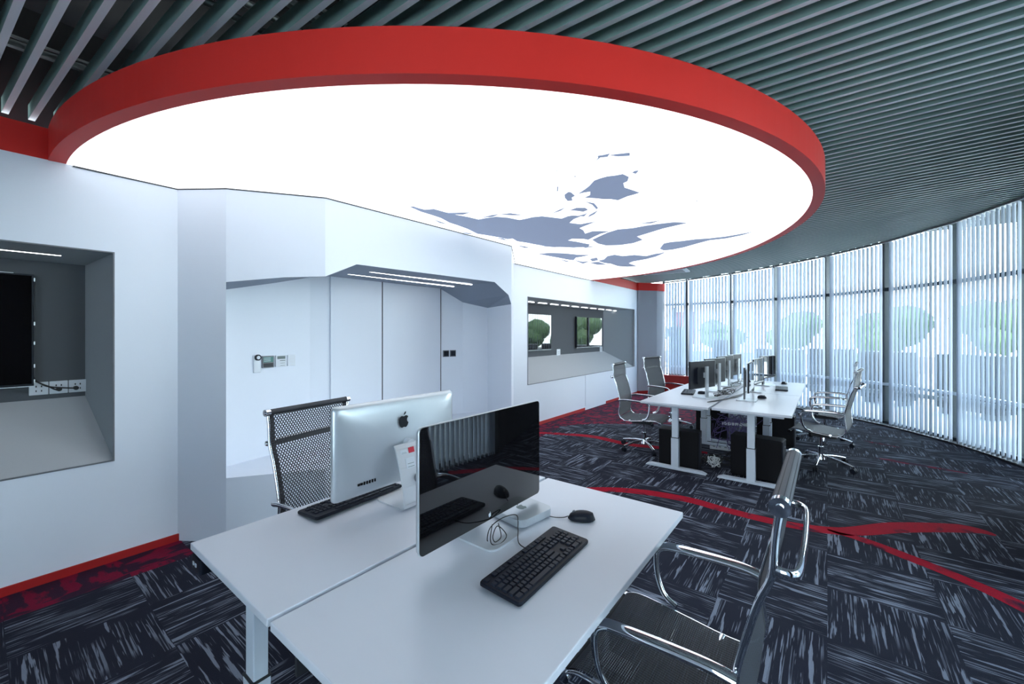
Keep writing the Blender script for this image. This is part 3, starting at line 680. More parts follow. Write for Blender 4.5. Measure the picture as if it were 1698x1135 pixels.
# ------------------------------------------------------------------ chairs
PROF = [(-0.335, 1.095), (-0.325, 1.02), (-0.318, 0.93), (-0.290, 0.855), (-0.262, 0.75), (-0.240, 0.65), (-0.243, 0.57), (-0.252, 0.50), (-0.243, 0.445), (-0.205, 0.412), (-0.12, 0.408), (0.0, 0.420), (0.12, 0.432), (0.20, 0.435), (0.245, 0.420), (0.255, 0.395)]
def make_chair(lab, group=None, net=NETB, high=0.0):
    r = tag(empty('mesh_office_chair'), lab, 'chair', group)
    pr = [(x, z+(high*(z-0.45)/0.65 if z > 0.45 else 0)) for x, z in PROF]
    SPn = smooth_path([(x, 0, z) for x, z in pr], 4); hw = 0.245
    # back and seat slings
    kb = [p for p in SPn if p.z > 0.47 or p.x < -0.245]; ks = [p for p in SPn if not (p.z > 0.47 or p.x < -0.245)]
    kb.append(ks[0])
    def sl(path, name, parent=None):
        rows = [[(p.x+0.012*(1-(j/6-1)**2)*(-0.6 if name == 'back_sling' else 0), (j/6-1)*hw, p.z-(0.010*(1-(j/6-1)**2) if name == 'seat_sling' else 0)) for j in range(13)] for p in path]
        return MB().sheet(rows).build(name, net, r, fix=False)
    bs = sl(kb, 'back_sling'); sl(ks, 'seat_sling')
    # darker doubled bands: edges, top roll, middle seam
    bd = MB()
    for y in (-1, 1):
        for a, b_ in zip(kb[:-1], kb[1:]):
            bd.quad((a.x-0.002, y*hw, a.z), (b_.x-0.002, y*hw, b_.z), (b_.x-0.002, y*(hw-0.028), b_.z), (a.x-0.002, y*(hw-0.028), a.z))
    zt = kb[0].z; xm = 0
    a = [p for p in kb if zt-0.135 > p.z > zt-0.175]
    if len(a) > 1: bd.quad((a[0].x-0.004, -hw, a[0].z), (a[0].x-0.004, hw, a[0].z), (a[-1].x-0.004, hw, a[-1].z), (a[-1].x-0.004, -hw, a[-1].z))
    bd.build('seam_bands', NETBAND, bs)
    # top roller
    MB().cyl((pr[0][0], -hw+0.005, zt+0.008), (pr[0][0], hw-0.005, zt+0.008), 0.021 if net is NETG else 0.016, n=24).build('top_roll', RIB if net is NETG else NETBAND, r)
    if net is NETG:
        gv = MB()
        for q in range(10):
            a = math.radians(36*q); gv.box((pr[0][0]+0.0205*math.cos(a), 0, zt+0.008+0.0205*math.sin(a)), (0.0025, 2*hw-0.02, 0.0016), m=Matrix.Rotation(-a, 3, 'Y'))
        gv.build('roll_grooves', NETBAND, r)
    MB().cyl((pr[-1][0], -hw, pr[-1][1]), (pr[-1][0], hw, pr[-1][1]), 0.013, n=14).build('front_roll', NETBAND, r)
    for y in (-1, 1):
        rl = MB().tube([(p.x, y*(hw+(0.008 if net is NETG else 0.005)), p.z-(0.010 if p.x > -0.2 else 0)) for p in SPn], 0.010, 10, flat=(0.0075, 0.011) if net is NETG else (0.0045, 0.007)).build('side_rail', CHROME, r)
        MB().cyl((pr[0][0], y*(hw-0.004), zt+0.008), (pr[0][0], y*(hw+0.020), zt+0.008), 0.0235 if net is NETG else 0.018, n=24).cyl((pr[0][0], y*(hw+0.018), zt+0.008), (pr[0][0], y*(hw+0.025), zt+0.008), 0.009, n=12).build('end_cap', CHROME, rl)
        MB().cyl((pr[-1][0], y*(hw), pr[-1][1]), (pr[-1][0], y*(hw+0.02), pr[-1][1]), 0.017, n=16).build('front_cap', CHROME, rl)
        pts = smooth_path([(-0.245, y*(hw+0.03), 0.652), (-0.16, y*(hw+0.035), 0.662), (0.04, y*(hw+0.038), 0.655), (0.105, y*(hw+0.038), 0.645), (0.135, y*(hw+0.038), 0.61), (0.13, y*(hw+0.036), 0.52), (0.10, y*(hw+0.028), 0.455), (0.05, y*(hw+0.018), 0.43)], 6)
        MB().tube(pts, 0.011, 12, flat=(0.017, 0.010), up=(0, 0.001, 1) if False else None).build('armrest', CHROME, r)
    # back brace bowed to the rear
    bx = -0.318; bz = 0.945+high*0.7
    MB().tube(smooth_path([(bx-0.005, -hw-0.005, bz), (bx-0.038, -hw+0.0, bz-0.004), (bx-0.054, -hw+0.05, bz-0.006), (bx-0.058, 0, bz-0.006), (bx-0.054, hw-0.05, bz-0.006), (bx-0.038, hw-0.0, bz-0.004), (bx-0.005, hw+0.005, bz)], 5), 0.010, 10, flat=(0.008, 0.014), up=(0, 0, 1)).build('back_brace', CHROME, r)
    # seat frame and mechanism
    MB().tube([(-0.12, -hw, 0.402), (-0.10, -0.12, 0.372), (-0.10, 0.12, 0.372), (-0.12, hw, 0.402)], 0.012, 8).tube([(0.10, -hw, 0.42), (0.08, -0.12, 0.378), (0.08, 0.12, 0.378), (0.10, hw, 0.42)], 0.012, 8).build('seat_spreader', CHROME, r)
    MB().rbox((-0.02, 0, 0.355), (0.26, 0.15, 0.04), 0.03).build('tilt_mechanism', DARKM, r, bevel=0.006)
    MB().tube([(0.03, -0.07, 0.355), (0.05, -0.2, 0.350), (0.05, -0.24, 0.348)], 0.006, 8).build('lever', CHROME, r)
    MB().cyl((0, 0, 0.10), (0, 0, 0.22), 0.028, n=18).cyl((0, 0, 0.22), (0, 0, 0.35), 0.016, n=16).build('gas_lift', CHROME, r)
    hub = MB().cyl((0, 0, 0.075), (0, 0, 0.13), 0.045, 0.036, 20).build('base_hub', CHROME, r)
    for k in range(5):
        a = math.radians(72*k+18); c, s_ = math.cos(a), math.sin(a)
        lg = MB().tube([(c*0.03, s_*0.03, 0.115), (c*0.12, s_*0.12, 0.108), (c*0.22, s_*0.22, 0.092), (c*0.315, s_*0.315, 0.072)], 0.012, 10, flat=(0.015, 0.010), up=(0, 0, 1)).build('base_leg', CHROME, r)
        cs = MB(); px, py = c*0.315, s_*0.315
        cs.cyl((px-s_*0.022, py+c*0.022, 0.027), (px-s_*0.006, py+c*0.006, 0.027), 0.0265, n=16).cyl((px+s_*0.022, py-c*0.022, 0.027), (px+s_*0.006, py-c*0.006, 0.027), 0.0265, n=16).cyl((px, py, 0.03), (px, py, 0.07), 0.008, n=8).cyl((px-s_*0.02, py+c*0.02, 0.027), (px+s_*0.02, py-c*0.02, 0.027), 0.01, n=8)
        cs.build('caster', BLACKP, lg)
    return r
ch0 = make_chair('high-backed mesh chair with chrome arms in the right foreground, pushed under the near desk', net=NETG)
ch0.location = (-0.425, 1.425, 0); ch0.rotation_euler = (0, 0, math.pi)
chb = make_chair('black mesh chair behind the silver-backed monitor, beside the wall', net=NETB)
chb.location = (-2.02, 1.22, 0); chb.rotation_euler = (0, 0, math.radians(10))
proto = copy_tree(chb); tag(proto, 'x')
for o_ in [proto]+list(proto.children_recursive):
    if o_.type == 'MESH' and o_.data.materials and o_.data.materials[0] is NETB:
        o_.data = o_.data.copy(); o_.data.materials[0] = NETG
FC = [(-1.90, 5.30, 5, 'grey mesh chair at the left front of the far desks'), (-2.02, 6.85, -12, 'grey mesh chair at the left rear of the far desks, before the column'),
      (-0.06, 5.88, 172, 'mesh chair on the right side of the far desks, nearer the front'), (-0.03, 7.15, 176, 'mesh chair on the right side of the far desks, hidden behind the nearer one')]
for x, y, a, lb in FC:
    c = proto if x == -1.90 else copy_tree(proto); c.location = (x, y, 0); c.rotation_euler = (0, 0, math.radians(a)); tag(c, lb, 'chair', 'mesh chairs around the far desks')

# ------------------------------------------------------------------ near monitors
ALUST = mat('brushed_aluminium_stand', (0.68, 0.71, 0.75), 0.36, 0.4)
def apple(cx_, cz, s, depth, f):
    """bitten fruit emblem outline, f maps (a, b, depth) to a point"""
    P = [(0, 0.36), (0.10, 0.41), (0.22, 0.43), (0.34, 0.38), (0.41, 0.30), (0.33, 0.22), (0.29, 0.10), (0.31, -0.02), (0.38, -0.11), (0.43, -0.14), (0.38, -0.28), (0.29, -0.42), (0.19, -0.49), (0.08, -0.46), (0, -0.44), (-0.08, -0.46), (-0.19, -0.49), (-0.30, -0.42), (-0.40, -0.26), (-0.45, -0.06), (-0.44, 0.14), (-0.37, 0.32), (-0.26, 0.41), (-0.12, 0.41)]
    b = MB().prism([(cx_+x*s, cz+y*s) for x, y in P], 0, depth, f)
    Lf = [(-0.02, 0.48), (0.02, 0.60), (0.10, 0.70), (0.20, 0.74), (0.19, 0.62), (0.12, 0.52)]
    return b.prism([(cx_+x*s, cz+y*s) for x, y in Lf], 0, depth, f)
def big_display(x, y, rz, lab, zlo, zhi, W_, sx=0.0, sy=0.0):
    """local +x is the side the screen faces, z from desktop"""
    r = tag(empty('desktop_monitor', (x, y, 0.740), rz), lab, 'monitor'); H_ = zhi-zlo; zc = (zlo+zhi)/2-0.740; N = 18
    # domed aluminium back
    def rim(hw, hh, rr_, n=5):
        out = []
        for (qx, qy, a0) in ((1, 1, 0), (-1, 1, 90), (-1, -1, 180), (1, -1, 270)):
            for k in range(n+1):
                a = math.radians(a0+90*k/n); out.append((qx*(hw-rr_)+rr_*math.cos(a), qy*(hh-rr_)+rr_*math.sin(a)))
        return out
    b = MB(); lv = [(0.0, 0.0, 0.018), (-0.006, -0.0, 0.018), (-0.016, 0.002, 0.02), (-0.024, 0.016, 0.03), (-0.032, 0.05, 0.04), (-0.040, 0.11, 0.06), (-0.046, 0.165, 0.03)]
    vs = []
    for xx, ins, rr_ in lv:
        vs += [(xx, a, zc+c) for a, c in rim(W_/2-ins*1.2, H_/2-ins, rr_)]
    n = 24; fs = []
    for q in range(len(lv)-1):
        for i in range(n): fs.append((q*n+i, q*n+(i+1) % n, (q+1)*n+(i+1) % n, (q+1)*n+i))
    fs += [tuple(range(n)), tuple(range((len(lv)-1)*n, len(lv)*n))]
    b.add(vs, fs, True); b.build('housing', ALU if False else ALUP, r)
    g = MB(); g.add([(0.0005, a, zc+c) for a, c in rim(W_/2-0.002, H_/2-0.002, 0.016)]+[(0.0035, a, zc+c) for a, c in rim(W_/2-0.002, H_/2-0.002, 0.016)], [tuple(range(n-1, -1, -1)), tuple(range(n, 2*n))]+[(i, (i+1) % n, n+(i+1) % n, n+i) for i in range(n)])
    gl = g.build('screen', GLOSSB, r)
    o = apple(0, zc-H_/2+0.021, 0.016, 0.0006, lambda a, c, d: (0.0036+d, -a if False else a, c)).build('front_emblem', STWH, gl)
    o = apple(-0.006, zc+0.092, 0.060, 0.0012, lambda a, c, d: (-0.0455-0.0008-d*1.0, -a, c)).build('rear_emblem', LOGOB, r)
    # bent plate stand: foot towards the user, post rising behind
    pl = []
    for (xx, zz) in [(0.06, 0.0035), (-0.06, 0.0035), (-0.105, 0.0045), (-0.122, 0.014), (-0.124, 0.03), (-0.112, 0.10), (-0.09, 0.18), (-0.062, 0.255), (-0.05, 0.275)]: pl.append((xx-sx, zz))
    pb = MB(); tk = 0.007
    for (x0, z0), (x1, z1) in zip(pl, pl[1:]):
        t = Vector((x1-x0, 0, z1-z0)).normalized(); nn = Vector((t.z, 0, -t.x))*tk/2 
        q0, q1 = Vector((x0, 0, z0)), Vector((x1, 0, z1))
        pb.add([(q+nn*s1+Vector((0, s2*0.092+sy, 0))) for q in (q0, q1) for s1 in (-1, 1) for s2 in (-1, 1)], [(0, 1, 3, 2), (4, 6, 7, 5), (0, 2, 6, 4), (1, 5, 7, 3), (0, 4, 5, 1), (2, 3, 7, 6)])
    ft = [(0.058-sx, -0.092+sy), (0.058-sx, 0.092+sy)]
    for k in range(7): a = math.radians(90-15*k); ft.append((0.062-sx+0.034*math.cos(a), 0.058+sy+0.034*math.sin(a)))
    for k in range(7): a = math.radians(-15*k); ft.append((0.062-sx+0.034*math.cos(a), -0.058+sy+0.034*math.sin(a)))
    pb.prism(ft, 0.0, 0.007)
    pb.build('stand', ALUST, r)
    cb = MB().cyl((-0.119-sx, sy+0.004, 0.125), (-0.106-sx, sy+0.004, 0.127), 0.022, n=24).build('cable_port', GREYP, r)
    MB().cyl((-0.055-sx, sy, 0.268), (-0.03, sy, 0.268), 0.022, n=16).build('hinge', ALUST, r)
    return r
m1 = big_display(-1.600, 1.205, math.pi-0.0, 'silver-backed monitor with dark emblem and bent metal stand, on the left desk', 0.822, 1.215, 0.67, 0.022, -0.012)
m2 = big_display(-1.030, 1.195, 0.0, 'glossy black screen reflecting the windows, on the foreground desk', 0.800, 1.216, 0.685)
# stickers and ports on the silver back
MB().box((-0.104, 0.045, 0.245), (0.001, 0.001, 0.001))
def stick(par, y, z, w_, h_, m, name):
    # lies on the leaning post of the stand
    x = -0.124+(z-0.03)*(0.012/0.07) if z < 0.10 else (-0.112+(z-0.10)*0.275 if z < 0.18 else -0.09+(z-0.18)*0.373)
    R = Matrix.Rotation(math.atan(0.3), 3, 'Y')
    return MB().box((x-0.0045-0.022, y, z), (0.0012, w_, h_), m=R).build(name, m, par)
stick(m1, 0.000, 0.245, 0.032, 0.024, STRED, 'red_sticker')
sg2 = stick(m1, 0.042, 0.243, 0.036, 0.018, STWH, 'label_sticker')
for k in range(4): stick(m1, 0.042, 0.237+k*0.004, 0.030-0.005*(k % 2), 0.0013, STGR, 'label_print')
stick(m1, 0.018, 0.195, 0.050, 0.045, STWH, 'label_sticker')
for k in range(3): stick(m1, 0.018, 0.205-k*0.013, 0.035, 0.002, STGR, 'label_print')
pt = MB()
for k, wd in enumerate((0.005, 0.006, 0.006, 0.006, 0.006, 0.009, 0.010)): pt.box((-0.0335, 0.150+k*0.0130, -0.740+0.822+0.055), (0.006, wd, 0.013 if k < 5 else 0.009))
pt.build('ports', MATTB, m1)
MB().tube(smooth_path([(-0.142, -0.008, 0.125), (-0.18, -0.015, 0.10), (-0.22, -0.05, 0.06), (-0.26, -0.10, 0.02), (-0.30, -0.13, 0.006)], 6), 0.004, 8).build('power_cord', CABLEW, m1)

# ------------------------------------------------------------------ keyboards, mouse, mini computer
def keyboard(x, y, rz, lab, group=None, keys=True):
    """long side along local y, user on the +x side; 98 keys"""
    r = tag(empty('keyboard', (x, y, 0.740), rz), lab, 'keyboard', group)
    L_, W_ = 0.448, 0.152
    t = Matrix.Rotation(math.radians(3.5), 3, 'Y')
    MB().rbox((0, 0, 0.012), (W_, L_, 0.013), 0.010, m=t, ch=0.003).build('case', BLACKP, r)
    u = 0.0190; lay = []
    def row(i, specs, v0=0.0):
        v = v0
        for s_ in specs:
            if s_ < 0: v += -s_; continue
            lay.append((i, v, s_)); v += s_
    row(0, [1, -1, 1, 1, 1, 1, -0.5, 1, 1, 1, 1, -0.5, 1, 1, 1, 1, -0.25, 1, 1, 1])
    row(1.3, [1]*13+[2, -0.25, 1, 1, 1, -0.25, 1, 1, 1, 1])
    row(2.3, [1.5]+[1]*12+[1.5, -0.25, 1, 1, 1, -0.25, 1, 1, 1, 1])
    row(3.3, [1.75]+[1]*11+[2.25, -3.5, 1, 1, 1])
    row(4.3, [2.25]+[1]*10+[2.75, -1.25, 1, -1.25, 1, 1, 1, 1])
    row(5.3, [1.5, 1.25, 1.25, 6, 1.25, 1.25, 1.5, 1, -0.25, 1, 1, 1, -0.25, 2, 1])
    proto = {}
    if keys:
        fr = MB()
        for i, v, s_ in [q for q in lay if q[0] == 0]:
            px = -W_/2+0.017; py = -L_/2+0.010+(v+s_/2)*u*0.985; fr.box((px, py, 0.012+0.0065+0.0022+0.0037), (0.0155, s_*u-0.003, 0.0045), m=t)
        tag(fr.build('function_keys', BLACKK, r), kind='stuff')
        for i, v, s_ in [q for q in lay if q[0] != 0]:
            w_ = s_*u-0.0022
            if s_ not in proto:
                k_ = MB(); hw, hd = w_/2, 0.0094
                vs = [(-hd, -hw, 0), (hd, -hw, 0), (hd, hw, 0), (-hd, hw, 0), (-hd*0.76, -hw+0.002, 0.006), (hd*0.76, -hw+0.002, 0.006), (hd*0.76, hw-0.002, 0.006), (-hd*0.76, hw-0.002, 0.006)]
                k_.add(vs, [(3, 2, 1, 0), (4, 5, 6, 7), (0, 1, 5, 4), (1, 2, 6, 5), (2, 3, 7, 6), (3, 0, 4, 7)])
                o = k_.build('key', BLACKK, r); proto[s_] = o; c = o
            else:
                c = proto[s_].copy(); COL.objects.link(c); c.parent = r
            px = -W_/2+0.017+i*0.0218; py = -L_/2+0.010+(v+s_/2)*u*0.985
            q = t @ Vector((px, 0, 0.0065)); c.location = (q.x, py, 0.012+q.z); c.rotation_euler = (0, math.radians(3.5), 0)
    return r
kb1 = keyboard(-0.770, 1.152, math.radians(1.5), 'black keyboard in front of the glossy screen on the foreground desk')
kb2 = keyboard(-1.742, 1.06, math.radians(183), 'black keyboard behind the silver-backed monitor on the left desk')
def mouse(x, y, rz, lab, group=None, z=0.740):
    r = tag(empty('mouse', (x, y, z), rz), lab, 'mouse', group)
    b = MB(); rows = []
    for i in range(13):
        t = -1+2*i/12; ln = t*0.056; hw = 0.0315*(1-abs(t)**3.2*0.55-(0.12 if abs(t) < 0.3 else 0)*0)*math.sqrt(max(0, 1-abs(t)**5)); h = 0.036*math.sqrt(max(0, 1-((t+0.15)/1.18)**2)) if abs(t) < 1 else 0.004
        rows.append([(ln, hw*math.cos(a), 0.003+h*max(0, math.sin(a))**0.8) for a in (math.pi*k/12 for k in range(13))])
    for i in range(12):
        for j in range(12): b.add([rows[i][j], rows[i+1][j], rows[i+1][j+1], rows[i][j+1]], [(0, 1, 2, 3)], True)
    b.add([p for p in [q[0] for q in rows]+[q[-1] for q in reversed(rows)]], [tuple(range(26))])
    b.build('body', BLACKP, r)
    MB().cyl((0.030, -0.003, 0.030), (0.030, 0.003, 0.030), 0.008, n=14).build('scroll_wheel', GREYP, r)
    return r
ms = mouse(-0.812, 1.530, math.radians(208), 'black mouse near the far edge of the foreground desk')
MB().tube(smooth_path([(0.054, 0, 0.012), (0.075, 0.003, 0.006), (0.105, 0.004, 0.004), (0.132, 0.0, 0.005)], 6), 0.0018, 6).build('cord', CABLE, ms)
mn = tag(empty('mini_computer', (-1.035, 1.41, 0.740), math.radians(-8)), 'flat square silver mini computer behind the black screen', 'computer')
MB().rbox((0, 0, 0.021), (0.197, 0.197, 0.030), 0.032, seg=8, ch=0.0015).build('case', ALUP, mn)
MB().rbox((0, 0, 0.003), (0.165, 0.165, 0.006), 0.03, seg=6).build('base', DARKM, mn)
apple(0, 0, 0.045, 0.0006, lambda a, c, d: (-c+0.0, a, 0.036+d)).build('emblem', STGR, mn)
cbl = MB().tube(smooth_path([(-0.845, 1.185, 0.752), (-0.90, 1.21, 0.748), (-0.955, 1.28, 0.756), (-0.985, 1.31, 0.79), (-1.0, 1.24, 0.80), (-1.02, 1.19, 0.775), (-1.0, 1.15, 0.748), (-0.985, 1.16, 0.744)], 8), 0.0020, 6)
cbl.tube(smooth_path([(-1.01, 1.19, 0.79), (-0.985, 1.15, 0.76), (-0.965, 1.14, 0.748), (-0.95, 1.17, 0.746), (-0.965, 1.22, 0.752), (-1.0, 1.21, 0.78), (-0.99, 1.17, 0.76), (-0.97, 1.16, 0.748), (-0.975, 1.20, 0.752), (-1.005, 1.22, 0.785)], 8), 0.0018, 6)
kc = cbl.build('cord', CABLE, kb1); kc.matrix_parent_inverse = (Matrix.Translation((-0.770, 1.152, 0.740)) @ Matrix.Rotation(math.radians(1.5), 4, 'Z')).inverted()

# ------------------------------------------------------------------ far desks: monitors, cables, towers
POSTD = mat('dark_metal_post', (0.10, 0.105, 0.12), 0.4, 0.7)
def office_monitor(x, y, rz, lab, post=ALUP):
    """local +x is the side the screen faces"""
    r = tag(empty('office_monitor', (x, y, 0.740), rz), lab, 'monitor', 'monitors on the far desks')
    MB().rbox((0.0, 0, 0.275), (0.022, 0.53, 0.325), 0.006, axis='x').rbox((-0.020, 0, 0.265), (0.026, 0.30, 0.20), 0.03, axis='x').build('housing', BLACKP, r)
    MB().box((0.0115, 0, 0.278), (0.002, 0.51, 0.30)).build('screen', GLOSSB, r)
    MB().box((-0.0105, 0, 0.4385), (0.014, 0.525, 0.003)).box((-0.009, -0.2655, 0.275), (0.010, 0.003, 0.32)).build('silver_edge', ALU, r)
    MB().box((-0.060, 0, 0.19), (0.018, 0.052, 0.37)).box((-0.045, 0, 0.27), (0.04, 0.06, 0.06)).build('post', post, r)
    MB().rbox((-0.035, 0, 0.006), (0.20, 0.24, 0.012), 0.02).build('base', ALUP, r)
    return r
for x, y, a, lb in ((-1.20, 5.33, 162, 'first monitor of the left far row, dark back with silver post'), (-1.19, 5.98, 165, 'second monitor of the left far row'), (-1.19, 6.66, 168, 'third monitor of the left far row'), (-1.16, 7.25, 170, 'last monitor of the left far row')):
    office_monitor(x, y, math.radians(a), lb)
for x, y, a, lb in ((-0.70, 5.40, 2, 'first monitor of the right far row, seen edge-on'), (-0.72, 6.25, -6, 'second monitor of the right far row, pale reflecting screen'), (-0.70, 7.10, -15, 'last monitor of the right far row, grey reflecting screen')):
    office_monitor(x, y, math.radians(a), lb, POSTD)
def slab_keyboard(x, y, rz, lab):
    r = tag(empty('keyboard', (x, y, 0.741), rz), lab, 'keyboard', 'keyboards on the far desks')
    MB().rbox((0, 0, 0.008), (0.145, 0.44, 0.014), 0.01).build('case', BLACKP, r)
    k = MB()
    for i in range(6):
        for j in range(20): k.box((-0.055+i*0.021, -0.20+j*0.021, 0.017), (0.017, 0.017, 0.005))
    tag(k.build('keys', BLACKK, r), kind='stuff')
slab_keyboard(-1.43, 5.62, math.radians(10), 'black keyboard on the far desk, left row front')
slab_keyboard(-1.40, 6.70, math.radians(-6), 'black keyboard on the far desk, left row rear')
slab_keyboard(-0.50, 6.75, math.radians(4), 'black keyboard on the far desk, right row middle')
mouse(-1.26, 5.60, 0.4, 'black mouse beneath the first monitor of the left far row', 'mice on the far desks')
mouse(-0.615, 5.66, 0.8, 'black mouse beside the first stand of the right far row', 'mice on the far desks')
mouse(-0.52, 7.45, 1.2, 'black mouse at the far right corner of the far desks', 'mice on the far desks')
random.seed(11)
def bundle(x0, y0, x1, y1, n, zmin, zmax, m, r_, lab, name='cable_bundle', wig=0.10):
    b = MB()
    for k in range(n):
        pts = []; kk = random.randint(5, 8)
        for i in range(kk+1):
            t = i/kk; pts.append((x0+(x1-x0)*t+random.uniform(-wig, wig), y0+(y1-y0)*t+random.uniform(-wig, wig), random.uniform(zmin, zmax)))
        b.tube(smooth_path(pts, 5), r_, 6)
    return tag(b.build(name, m), lab, 'cable')
bundle(-1.05, 5.25, -0.99, 6.0, 4, 0.746, 0.80, CABLE, 0.004, 'loose black cables around the first two posts of the left far row', wig=0.06)
bundle(-1.12, 6.1, -1.02, 7.3, 4, 0.746, 0.80, CABLE, 0.004, 'loose black cables around the rear posts of the left far row', wig=0.06)
b = MB()
for k in range(5):
    o_ = k*0.012
    b.tube(smooth_path([(-1.06+o_, 4.95+o_*3, 0.746), (-0.96+o_, 5.2+k*0.05, 0.746), (-0.90+o_, 5.6, 0.748), (-0.84, 5.9+o_, 0.75), (-0.80, 6.2, 0.78)], 6), 0.004, 6)
tag(b.build('cable_bundle', CABLE), 'black cables running in lines along the seam of the far desks', 'cable')
bundle(-0.95, 5.25, -0.80, 5.9, 15, 0.12, 0.56, PURPLE, 0.0035, 'tangle of violet cables hanging under the far desks', wig=0.16)
bundle(-1.12, 5.05, -0.95, 5.3, 7, 0.02, 0.10, CABLE, 0.004, 'black cables heaped on the carpet under the far desks', wig=0.14)
bundle(-1.04, 4.95, -0.98, 5.05, 5, 0.015, 0.14, CABLEW, 0.005, 'small heap of white and blue cable between the computer towers', wig=0.06)
for x, y, z, a, lb in ((-1.05, 5.75, 0.05, 0.2, 'white power strip on the carpet under the far desks'), (-0.87, 5.55, 0.42, 0.3, 'white power strip hanging in the violet cables')):
    ps = tag(empty('power_strip', (x, y, z), a), lb, 'power strip')
    MB().rbox((0, 0, 0), (0.30, 0.05, 0.03), 0.01).build('body', WHITEP, ps)
    q = MB()
    for k in range(4): q.box((-0.10+k*0.065, 0, 0.016), (0.03, 0.03, 0.004))
    q.build('sockets', GREYP, ps)
def tower(x, y, rz, lab, s=(0.42, 0.18, 0.40)):
    r = tag(empty('computer_tower', (x, y, 0), rz), lab, 'computer', 'computer towers under the far desks')
    MB().box((0, 0, s[2]/2+0.012), s).build('case', MATTB, r, bevel=0.006)
    MB().box((s[0]/2+0.006, 0, s[2]/2+0.012), (0.012, s[1]-0.01, s[2]-0.01)).build('front_panel', BLACKP, r, bevel=0.004)
    MB().cyl((s[0]/2+0.010, 0.03, s[2]*0.85), (s[0]/2+0.014, 0.03, s[2]*0.85), 0.008, n=12).build('power_button', ALU, r)
    MB().box((-s[0]*0.4, s[1]*0.35, 0.007), (0.04, 0.02, 0.012)).box((s[0]*0.4, s[1]*0.35, 0.007), (0.04, 0.02, 0.012)).box((-s[0]*0.4, -s[1]*0.35, 0.007), (0.04, 0.02, 0.012)).box((s[0]*0.4, -s[1]*0.35, 0.007), (0.04, 0.02, 0.012)).build('feet', DARKM, r)
tower(-1.345, 4.905, math.radians(6), 'black computer tower under the front left far desk, beside its leg')
tower(-0.585, 4.985, math.radians(-4), 'black computer tower under the front right far desk, nearest the chairs', (0.46, 0.2, 0.42))
tower(-1.345, 6.60, math.radians(2), 'black computer tower deep under the back left far desk')
tower(-0.56, 6.62, math.radians(-2), 'black computer tower deep under the back right far desk')

# ------------------------------------------------------------------ wall screens, sockets, controls
def tv(y0, y1, z0, z1, lab, x=-4.16, group=None):
    r = tag(empty('wall_screen', (x, (y0+y1)/2, (z0+z1)/2)), lab, 'television', group); W_, H_ = y1-y0, z1-z0
    MB().box((-0.01, 0, 0), (0.035, W_, H_)).build('housing', BLACKP, r, bevel=0.003)
    MB().box((0.009, 0, 0.004), (0.003, W_-0.02, H_-0.03)).build('screen', GLOSSB, r)
    MB().box((-0.01, 0, -H_/2+0.002), (0.037, W_, 0.004)).build('lower_edge', ALU, r)
    return r
t1 = tv(-0.85, 0.222, 1.165, 1.905, 'large black wall screen at the left edge of the photo, cables at its side')
tv(4.95+0.55, 6.62, 1.20, 1.86, 'left of the two black wall screens in the far recess', group='screens in the far recess')
tv(7.62, 8.82, 1.20, 1.86, 'right of the two black wall screens in the far recess', group='screens in the far recess')
sk = MB()
for z in (1.87, 1.58, 1.45, 1.30, 1.20): sk.box((0.0, 0.538, z-1.535), (0.02, 0.006, 0.022))
sk.box((0.0, 0.30, 0.371), (0.02, 0.30, 0.004)).build('connector_tabs', ALU, t1)
def socket(y, z, lab, x=-4.193, group=None, s=0.086, plug=True):
    r = tag(empty('wall_socket', (x, y, z)), lab, 'socket', group)
    MB().box((0, 0, 0), (0.012, s, s)).build('plate', WHITEP, r, bevel=0.003)
    MB().box((0.0065, -0.012, 0.014), (0.002, 0.006, 0.012)).box((0.0065, 0.012, 0.014), (0.002, 0.006, 0.012)).box((0.0065, -0.012, -0.016), (0.002, 0.005, 0.012)).box((0.0065, 0.012, -0.016), (0.002, 0.005, 0.012)).build('slots', DARKM, r)
    return r
for y, lb in ((0.245, 'white wall socket nearest the left wall screen, first of three'), (0.335, 'middle white wall socket of the three in the left recess'), (0.425, 'rightmost white wall socket of the three in the left recess')):
    socket(y, 1.145, lb, group='sockets in the left recess')
socket(6.95, 1.13, 'white socket between the two screens in the far recess', s=0.13); socket(8.86, 1.13, 'white socket beneath the right screen in the far recess', s=0.13)
for q, (ye, lb) in enumerate(((0.335, 'black screen cable plugged into the middle socket'), (0.415, 'black screen cable plugged into the right socket'))):
    c = MB().tube(smooth_path([(-4.165, 0.215, 1.235-0.03*q), (-4.15, 0.24, 1.19), (-4.155, 0.29, 1.155), (-4.16, ye-0.02, 1.135), (-4.175, ye, 1.133)], 6), 0.005, 8)
    c.cyl((-4.185, ye, 1.133), (-4.160, ye, 1.133), 0.014, n=12)
    tag(c.build('power_cable', CABLE), lb, 'cable')
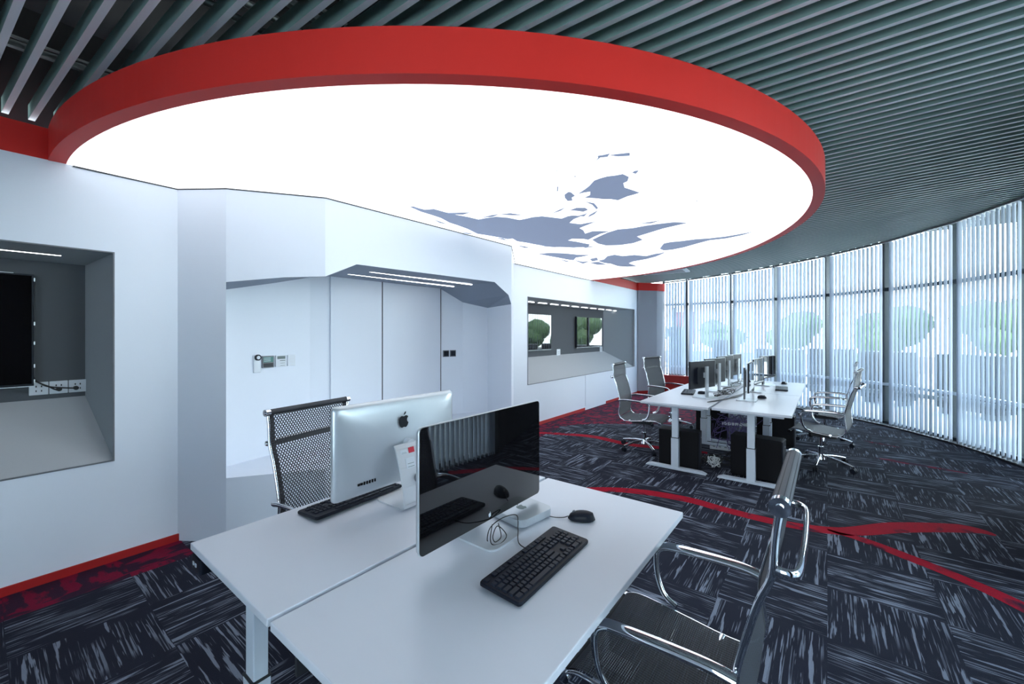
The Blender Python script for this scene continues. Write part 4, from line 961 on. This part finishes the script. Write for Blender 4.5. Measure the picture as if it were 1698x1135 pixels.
# controls on the alcove's left inner face: from G[0..2] line
pa, pb_ = Vector((G[1][0], G[1][1], 0)), Vector((G[2][0], G[2][1], 0)); dirv = (pb_-pa).normalized(); nin = Vector((dirv.y, -dirv.x, 0))
if nin.x < 0: nin = -nin
def onface(t, z):
    q = pa+dirv*t
    return (q.x+nin.x*0.008, q.y+nin.y*0.008, z)
rzf = math.atan2(nin.y, nin.x)
def control(t, z, w_, h_, lab, name, cat, body=WHITEP):
    r = tag(empty(name, onface(t, z), rzf), lab, cat); MB().box((0, 0, 0), (0.014, w_, h_)).build('plate', body, r, bevel=0.003); return r
c1 = control(-0.150, 1.25, 0.058, 0.15, 'narrow white wall box with a round dark dial, leftmost in the alcove', 'wall_timer', 'controller')
MB().cyl((0.008, 0, 0.055), (0.022, 0, 0.055), 0.026, n=24).build('dial_ring', BLACKP, c1); MB().cyl((0.02, 0, 0.055), (0.025, 0, 0.055), 0.015, n=20).build('dial', WHITEP, c1)
c2 = control(-0.055, 1.262, 0.105, 0.105, 'square wall panel with a green display in the alcove', 'wall_panel', 'controller', GREYP)
MB().box((0.0075, 0, 0.02), (0.002, 0.088, 0.048)).build('display', GREENLCD, c2); MB().box((0.0075, 0, -0.028), (0.002, 0.088, 0.034)).build('lower_display', DARKM, c2)
for k in range(3): MB().box((0.009, -0.01, 0.034-0.013*k), (0.001, 0.06, 0.003)).build('display_line', STWH, c2)
c3 = control(0.064, 1.262, 0.10, 0.105, 'white thermostat with small dark display, right of the green panel', 'thermostat', 'controller')
MB().box((0.0075, 0, 0.032), (0.002, 0.075, 0.026)).build('display', STGR, c3)
for k, w_ in enumerate((0.05, 0.042, 0.042)): MB().box((0.0075, 0.012, 0.004-0.022*k), (0.002, w_, 0.006 if k == 0 else 0.003)).build('mark', STGR, c3)
c4 = control(0.165, 1.262, 0.075, 0.10, 'plain white switch plate right of the thermostat', 'light_switch', 'switch')
for k in range(3): MB().box((0.0075, 0, 0.03-0.028*k), (0.002, 0.05, 0.004)).build('rocker', STWH, c4)
gd = (Vector(G[5])-Vector(G[4])); gd.z = 0; gd.normalize(); gn = Vector((gd.y, -gd.x, 0)); gn = gn if gn.x > 0 else -gn
for t, lb in ((0.085, 'left of the two small dark wall switches beside the door'), (0.185, 'right of the two small dark wall switches beside the door')):
    q = Vector((G[4][0], G[4][1], 1.245))+gd*t+gn*0.006
    r = tag(empty('dark_switch', q, math.atan2(gn.y, gn.x)), lb, 'switch', 'dark switches beside the alcove door')
    MB().box((0, 0, 0), (0.012, 0.086, 0.086)).build('plate', GREYP, r, bevel=0.003); MB().box((0.007, 0, 0), (0.003, 0.066, 0.066)).build('rocker', BLACKP, r)
